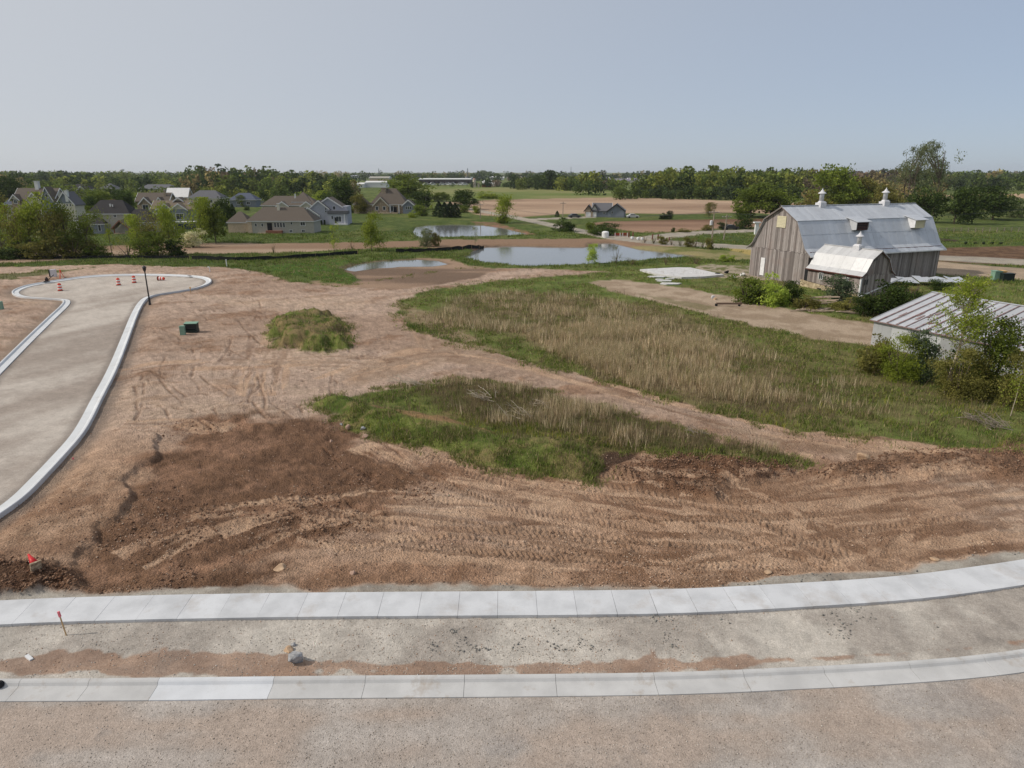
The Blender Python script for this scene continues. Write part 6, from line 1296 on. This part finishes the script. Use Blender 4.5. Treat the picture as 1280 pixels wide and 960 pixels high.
# ------------------------------------------------------------------ distant woods, read as masses
def wood(name, label, bands, seed, n=170, leaf=.085):
    """bands: (u0, u1, vbase, vtop at u0, vtop at u1, spacing px, crown width px, colours)"""
    rs = np.random.RandomState(seed); VV, CC = [], []
    for u0, u1, vb, t0, t1, sp_, cw, cols in bands:
        u = u0
        while u < u1:
            f = (u - u0) / max(1, u1 - u0); p = G(u + rs.uniform(-1, 1) * sp_ * .5, vb + rs.uniform(-.15, .15) * (vb - 216) * .3); p.z = 0
            h = height_to(p, t0 + (t1 - t0) * f + rs.uniform(-1.5, 2.2) * min(1.6, cw / 8)); h = max(h, 2.5); s = depth(p) / FPX; w = cw * s * rs.uniform(.8, 1.25); col = np.array(cols[rs.randint(len(cols))]) * rs.uniform(.8, 1.2)
            lob = rs.normal(size=(6, 3)) * (.2, .2, .13) + (0, 0, .62); k = rs.randint(6, size=n); d = rs.normal(size=(n, 3)); d /= np.linalg.norm(d, axis=1)[:, None]; d *= rs.uniform(.5, 1, (n, 1)) ** .5 * .26
            C = lob[k] + d; low = rs.rand(n) < .38; C[low, 2] = rs.uniform(.0, .45, low.sum()); C[:, 2] = np.clip(C[:, 2], .0, 1.0)
            C = C * (w, w, h) + (p.x, p.y, 0); q = leaf_quads(C, leaf * (h * w) ** .5, rs, .75); VV.append(q); CC.append(np.repeat(col * rs.uniform(.75, 1.25, (n, 1)), 4, 0)); u += sp_ * rs.uniform(.7, 1.3)
    o = np_mesh(name, np.concatenate(VV), 4, L['stuff'], np.clip(np.concatenate(CC), 0, 1)); tag(o, label, 'wood', None, 'stuff')
g1, g2, g3, g4 = srgb(66, 80, 40), srgb(84, 96, 48), srgb(104, 112, 56), srgb(50, 64, 36); br, bz = srgb(98, 88, 78), srgb(112, 104, 74); dk = srgb(52, 64, 44)
g1, g2, g3, g4, br, bz, dk = [tuple(min(1, c_ * k_) for c_, k_ in zip(q_, (1.7, 1.6, 1.35))) for q_ in (g1, g2, g3, g4, br, bz, dk)]
wood('wood', 'mixed wood behind the neighbourhood at left', [(-260, 240, 232, 214, 217, 7, 20, (g1, g2, g4, g2)), (-260, 240, 241, 219, 222, 9, 20, (g1, g2, g3, bz, g4)), (-200, 235, 250, 230, 234, 14, 20, (g2, g3, g1)), (30, 235, 258, 240, 242, 22, 18, (g1, g3, g4))], 1, 200)
wood('wood', 'tall dark wood on the skyline left of centre', [(240, 330, 236, 207, 209, 6, 18, (g1, g2, g4, br)), (330, 440, 236, 210, 219, 6, 18, (g1, g2, g3, g4)), (242, 440, 245, 215, 227, 7, 19, (g1, g2, g3, bz, g4)), (250, 430, 252, 232, 238, 11, 16, (g1, g2, g3)), (285, 345, 241, 216, 217, 10, 18, (br, g4))], 2, 230)
wood('wood', 'dense green wood behind the corn stubble right of centre', [(830, 1010, 238, 208, 212, 7, 22, (g1, g2, g3)), (800, 1000, 246, 216, 214, 7, 22, (g1, g2, g3, g4)), (770, 1000, 248.5, 235, 231, 7, 16, (g4, dk, g1)), (775, 830, 242, 229, 216, 7, 18, (g2, g1, g3))], 3, 300, .075)
wood('wood', 'bare purplish brown wood behind the barn', [(915, 1120, 233, 214, 214, 6, 18, (br, br, bz, srgb(92, 80, 74))), (960, 1110, 240, 222, 226, 8, 16, (br, g4, bz)), (1000, 1300, 262, 240, 244, 16, 22, (g4, g1, bz))], 4, 220)
wood('hedgerow', 'hedgerow of mixed trees between green field and far town', [(612, 760, 233.5, 225, 224, 7, 13, (g4, g1, dk, br)), (640, 768, 236.5, 219, 221, 8, 17, (g1, g2, g4)), (680, 695, 236, 213, 213, 8, 16, (g4,)), (705, 745, 238, 217, 216, 7, 18, (g2, g1, g3)), (722, 748, 244, 226, 228, 8, 18, (g4, g1)), (745, 775, 238, 226, 228, 7, 12, (br, g1)), (590, 596, 234, 226, 226, 4, 6, (dk,)), (605, 612, 234, 227, 227, 4, 6, (dk,))], 5, 240)
wood('far_trees', 'bluish band of far trees along the whole horizon', [(-500, 1800, 222.5, 215.2, 215.5, 4.5, 12, (g1, dk, g4, bz)), (430, 760, 226, 217, 218, 8, 12, (g1, g4, dk)), (-300, 250, 226, 214.5, 215, 6, 15, (g1, g2)), (750, 860, 224, 215, 215, 6, 12, (dk, g4)), (520, 640, 233, 228, 229, 14, 7, (g1, g4)), (550, 620, 224, 214, 213, 12, 14, (g1, dk)), (655, 680, 224, 213, 213, 12, 12, (dk, g1))], 6, 110, .1)
wood('wood', 'wood beyond the fields at the right edge', [(1090, 1500, 229, 213, 214, 7, 18, (g1, g4, g2, bz)), (1150, 1500, 238, 219, 222, 8, 17, (dk, g4, g1)), (1090, 1180, 246, 228, 230, 10, 20, (g1, bz)), (1110, 1260, 252, 240, 243, 18, 14, (g1, g4))], 7, 220)

# ------------------------------------------------------------------ grass blades, reeds, weeds: scattered over the ground sheet
def scatter_blades(name, label, weight, count, hgt_rng, wid, cols, seed, nb=4, spread=.12, lean=.35, zmin=14, zmax=150):
    rs = np.random.RandomState(seed); V0 = GF[:, 0]; ok = np.nonzero((GY[V0] > zmin) & (GY[V0] < zmax) & (np.abs(GX[V0]) < GY[V0] * .86 + 4))[0]
    w = weight(V0[ok]); ok = ok[w > .02]; w = w[w > .02]; w = w / w.sum(); pick = ok[rs.choice(len(ok), count, p=w)]
    f = GF[pick]; a, b = rs.rand(count, 1), rs.rand(count, 1); P = np.stack([GX, GY, GZ], 1)
    base = (P[f[:, 0]] * (1 - a) + P[f[:, 1]] * a) * (1 - b) + (P[f[:, 3]] * (1 - a) + P[f[:, 2]] * a) * b
    R = np.hypot(base[:, 0], base[:, 1]); base = np.repeat(base, nb, 0); n = len(base); Rr = np.repeat(R, nb); k = .6 + Rr / 110
    base[:, :2] += rs.normal(size=(n, 2)) * spread * k[:, None]; H = rs.uniform(hgt_rng[0], hgt_rng[1], n) * np.repeat(rs.uniform(.7, 1.25, count), nb); t = rs.uniform(0, 6.283, n)
    W = wid * (.45 + Rr / 65) * rs.uniform(.6, 1.4, n); d = np.stack([np.cos(t), np.sin(t), np.zeros(n)], 1) * W[:, None]; tip = base + np.stack([rs.normal(size=n) * lean * H, rs.normal(size=n) * lean * H, H], 1)
    base[:, 2] -= .03; V = np.stack([base - d, base + d, tip], 1).reshape(-1, 3)
    cs = np.array(cols)[rs.randint(len(cols), size=count)] * rs.uniform(.75, 1.25, (count, 1)); cs = np.repeat(cs, nb * 3, 0)
    o = np_mesh(name, V, 3, L['blade'], np.clip(cs, 0, 1)); tag(o, label, 'grass', None, 'stuff')
zg = lambda v: (GZONE[v] == Z['grassland']).astype(float)
patch = sstep(-.15, .2, fbm(GX, GY, 2.2, 4, 91)) * .9 + .1
bare_ = sstep(.3, 1.0, np.abs(poly_sd(GP([(460, 517), (520, 524), (600, 541), (640, 552), (600, 548), (520, 532)]), GX, GY)) + 1.2 * fbm(GX, GY, 1.5, 3, 92)) * (1 - (GY < 56) * (1 - sstep(-.12, .12, fbm(GX, GY, 1.7, 3, 99))) * .8)
scatter_blades('grass_tufts', 'short green grass and weeds on berms, mounds and meadow', lambda v: zg(v) * patch[v] * bare_[v] * (1 - .6 * np.clip(GTALL[v], 0, 1)), 54000, (.07, .28), .02, [srgb(100, 118, 50), srgb(122, 138, 62), srgb(84, 100, 46), srgb(134, 142, 74), srgb(142, 132, 92), srgb(158, 142, 108)], 1, 4)
clump = sstep(-.1, .25, fbm(GX, GY, 3.2, 4, 93)) ** 1.5 + .08
scatter_blades('dry_reeds', 'tall dry tan reeds and dead stalks standing in the meadow', lambda v: zg(v) * np.clip(GTALL[v], 0, 1.7) ** 2.0 * clump[v], 25000, (.4, 1.0), .0135, [srgb(210, 190, 156), srgb(190, 168, 136), srgb(164, 144, 114), srgb(164, 150, 112), srgb(222, 204, 172), srgb(124, 128, 76)], 2, 4, .15, .16)
scatter_blades('meadow_stalks', 'scattered brown dead stalks among green meadow grass', lambda v: zg(v) * (.12 + np.clip(GTALL[v], 0, .5)), 12000, (.35, .8), .010, [srgb(146, 130, 102), srgb(120, 106, 80), srgb(106, 92, 74)], 3, 3, .1, .22)
scatter_blades('lawn_weeds', 'rough green growth around the barn and the ponds', lambda v: (GZONE[v] == Z['lawn']) * patch[v], 26000, (.15, .45), .022, [srgb(94, 114, 50), srgb(114, 132, 60), srgb(82, 98, 46), srgb(130, 128, 80)], 4, 4, .2, .3, 60, 200)
sdm = poly_sd(SITE, GX, GY); sdb = np.maximum(poly_sd(BERM, GX, GY), poly_sd(MOUND, GX, GY)); strag = np.clip(1 - np.maximum(sdm, 0) / 2.2, 0, 1) ** 2 * (sdm > -1) + np.clip(1 + sdb / 1.3, 0, 1) ** 2 * (sdb < 1)
scatter_blades('straggling_weeds', 'weeds straggling from the grass onto the bare soil edges', lambda v: (GZONE[v] == Z['ground']) * strag[v] * (fbm(GX[v], GY[v], 1.5, 3, 96) > .02), 6000, (.06, .26), .02, [srgb(104, 120, 54), srgb(124, 132, 68), srgb(156, 142, 106)], 6, 4, .14)
yel = sstep(.15, .3, fbm(GX, GY, 2.5, 2, 95)) * (GY < 60)
scatter_blades('yellow_flowers', 'small yellow flowering weeds dotting the berm and the mound', lambda v: zg(v) * yel[v] * (1 - np.clip(GTALL[v] * 2, 0, 1)), 900, (.2, .4), .016, [srgb(150, 150, 50), srgb(130, 140, 52)], 5, 3, .2)
def brush_pile(u, v, n, L_, label, seed, m=BARKP, flat=.35):
    p = on_ground(u, v); rr = random.Random(seed); r = empty('dead_brush', p, 0, label, 'dead brush'); b = MB()
    for _ in range(n):
        a = rr.gauss(2.6, .5); l = L_ * rr.uniform(.4, 1); s = Vector((rr.gauss(0, .35), rr.gauss(0, .35), rr.uniform(0, .35))); e = s + Vector((math.cos(a) * l, math.sin(a) * l * .5, l * rr.uniform(0, flat))); b.tube([s, s.lerp(e, .5) + Vector((0, 0, rr.uniform(-.05, .1))), e], [.03, .02, .006], 4)
        for _ in range(2): q = s.lerp(e, rr.uniform(.3, .9)); b.tube([q, q + Vector((rr.gauss(0, .3), rr.gauss(0, .3), rr.uniform(0, .35)))], [.014, .004], 4)
    b.build('branches', m, r)
brush_pile(522, 484, 16, 1.5, 'pale dead branches at the left end of the berm', 1); brush_pile(499, 478, 8, .9, 'small bundle of pale branches left end of the berm', 2); brush_pile(610, 507, 15, 1.8, 'silvery dead branches lying on the middle of the berm', 3)
brush_pile(656, 530, 14, 1.3, 'upright pale dead twigs on the right half of the berm', 4, BARKP, .9); brush_pile(684, 514, 9, 1.6, 'dead branches crossing right of the upright twigs', 5); brush_pile(1252, 536, 22, 1.4, 'tangled dead twigs in the grass at lower right', 6, M_POLE, .7); brush_pile(1222, 528, 14, 1.2, 'dead twigs under the willow like bush', 7, M_POLE, .8)
brush_pile(868, 545, 8, 1.4, 'thin dead branches near the dark soil heap', 8, M_POLE); brush_pile(1195, 302, 26, 6.0, 'long brush heap in the green field right of the barn', 9, BARK, .12)
brush_pile(1130, 462, 6, 1.2, 'bleached broken branches under the yellow green bush', 10)

# ------------------------------------------------------------------ stones and clods
def scatter_stones(name, label, weight, count, r0, r1, cols, seed, zmax=70, zmin=13):
    rs = np.random.RandomState(seed); V0 = GF[:, 0]; ok = np.nonzero((GY[V0] > zmin) & (GY[V0] < zmax) & (np.abs(GX[V0]) < GY[V0] * .86 + 3))[0]
    w = weight(V0[ok]); ok = ok[w > .02]; w = w[w > .02]; pick = V0[ok[rs.choice(len(ok), count, p=w / w.sum())]]; P = np.stack([GX, GY, GZ], 1)[pick]
    P[:, :2] += rs.normal(size=(count, 2)) * .05
    O = np.array([(1, 0, 0), (0, 1, 0), (-1, 0, 0), (0, -1, 0), (0, 0, .8), (0, 0, -.6)], float); F = np.array([(0, 1, 4), (1, 2, 4), (2, 3, 4), (3, 0, 4), (1, 0, 5), (2, 1, 5), (3, 2, 5), (0, 3, 5)])
    V = O[None] * rs.uniform(.55, 1.3, (count, 6, 1)) + rs.normal(size=(count, 6, 3)) * .12; t = rs.uniform(0, 6.28, count); c, s = np.cos(t)[:, None], np.sin(t)[:, None]
    V = np.stack([V[..., 0] * c - V[..., 1] * s, V[..., 0] * s + V[..., 1] * c, V[..., 2]], -1); sz = (r0 + (r1 - r0) * rs.rand(count) ** 3)[:, None, None]; V = V * sz + P[:, None, :] + np.array([0, 0, .3]) * sz
    cc = np.repeat(np.array(cols)[rs.randint(len(cols), size=count)] * rs.uniform(.8, 1.2, (count, 1)), 6, 0); o = np_mesh(name, V.reshape(-1, 3), 3, M_PEBBLE, np.clip(cc, 0, 1), None, (F[None] + np.arange(count)[:, None, None] * 6).reshape(-1, 3)); tag(o, label, 'stones', None, 'stuff')
M_PEBBLE, nt_, b_ = new_mat('loose stones'); a_ = N(nt_, 'ShaderNodeVertexColor'); a_.layer_name = 'Col'; n_ = noise(nt_, 30, 3)
nt_.links.new(mixc(nt_, a_.outputs[0], mixc(nt_, (.7, .7, .7), (1.3, 1.3, 1.3), n_), 1.0, 'MULTIPLY'), b_.inputs['Base Color']); b_.inputs['Roughness'].default_value = .9
X_, Y_ = GX, GY; isg = (GZONE == Z['ground']); cl = sstep(-.05, .25, fbm(X_, Y_, 5, 3, 81))
inpile = np.zeros(len(X_))
for P in (PILE, PILE2, RIDGE): inpile = np.maximum(inpile, sstep(-.6, .3, poly_sd(P, X_, Y_)))
indark = sstep(-.5, .5, poly_sd(DARK, X_, Y_))
tan, brn, dkb = srgb(176, 150, 130), srgb(140, 110, 88), srgb(104, 80, 64)
scatter_stones('soil_clods', 'loose dark clods on the turned soil heaps', lambda v: isg[v] * (inpile[v] * 2 + indark[v] * .5 * cl[v]), 14000, .012, .085, [dkb, brn, srgb(116, 86, 66)], 11)
scatter_stones('loose_stones', 'small pale stones and crumbs on the bare building soil', lambda v: isg[v] * (.15 + cl[v]) * (Y_[v] < 60), 16000, .010, .055, [tan, brn, tan, srgb(190, 168, 146), dkb], 12)
scatter_stones('verge_gravel', 'loose gravel on the verge between kerb and sidewalk', lambda v: (GZONE[v] == Z['verge']) * (.1 + cl[v]), 13000, .008, .032, [srgb(186, 178, 168), srgb(150, 142, 132), srgb(168, 140, 120), srgb(196, 188, 178)], 13, 34)
scatter_stones('road_gravel', 'loose gravel grains on the near unpaved road', lambda v: (GZONE[v] == Z['gravel_road']) * 1.0, 22000, .008, .026, [srgb(180, 170, 158), srgb(140, 130, 120), srgb(158, 146, 132), srgb(200, 192, 182)], 14, 30)
dgrey = sstep(.16, .3, fbm(X_, Y_, 1.1, 3, 97)) * (X_ > -3) * (GZONE == Z['verge']) * (side_sd(KERB_BACK, X_, Y_) > 1.2)
scatter_stones('grey_clods', 'scattered dark grey clay clods on the verge', lambda v: dgrey[v] * 1.0, 800, .015, .06, [srgb(138, 136, 130), srgb(118, 116, 112)], 15, 34)
# ------------------------------------------------------------------ thin haze in the air
m = bpy.data.materials.new('haze air'); m.use_nodes = True; nt = m.node_tree; nt.nodes.clear()
v = nt.nodes.new('ShaderNodeVolumePrincipled'); v.inputs['Color'].default_value = (.88, .92, 1.0, 1); v.inputs['Density'].default_value = .00006; v.inputs['Anisotropy'].default_value = .2
o_ = nt.nodes.new('ShaderNodeOutputMaterial'); nt.links.new(v.outputs[0], o_.inputs['Volume'])
hz = MB().box(-3600, 3600, -400, 6400, -3, 62).build('haze', m); tag(hz, 'thin pale haze over the whole place', 'haze', None, 'stuff')
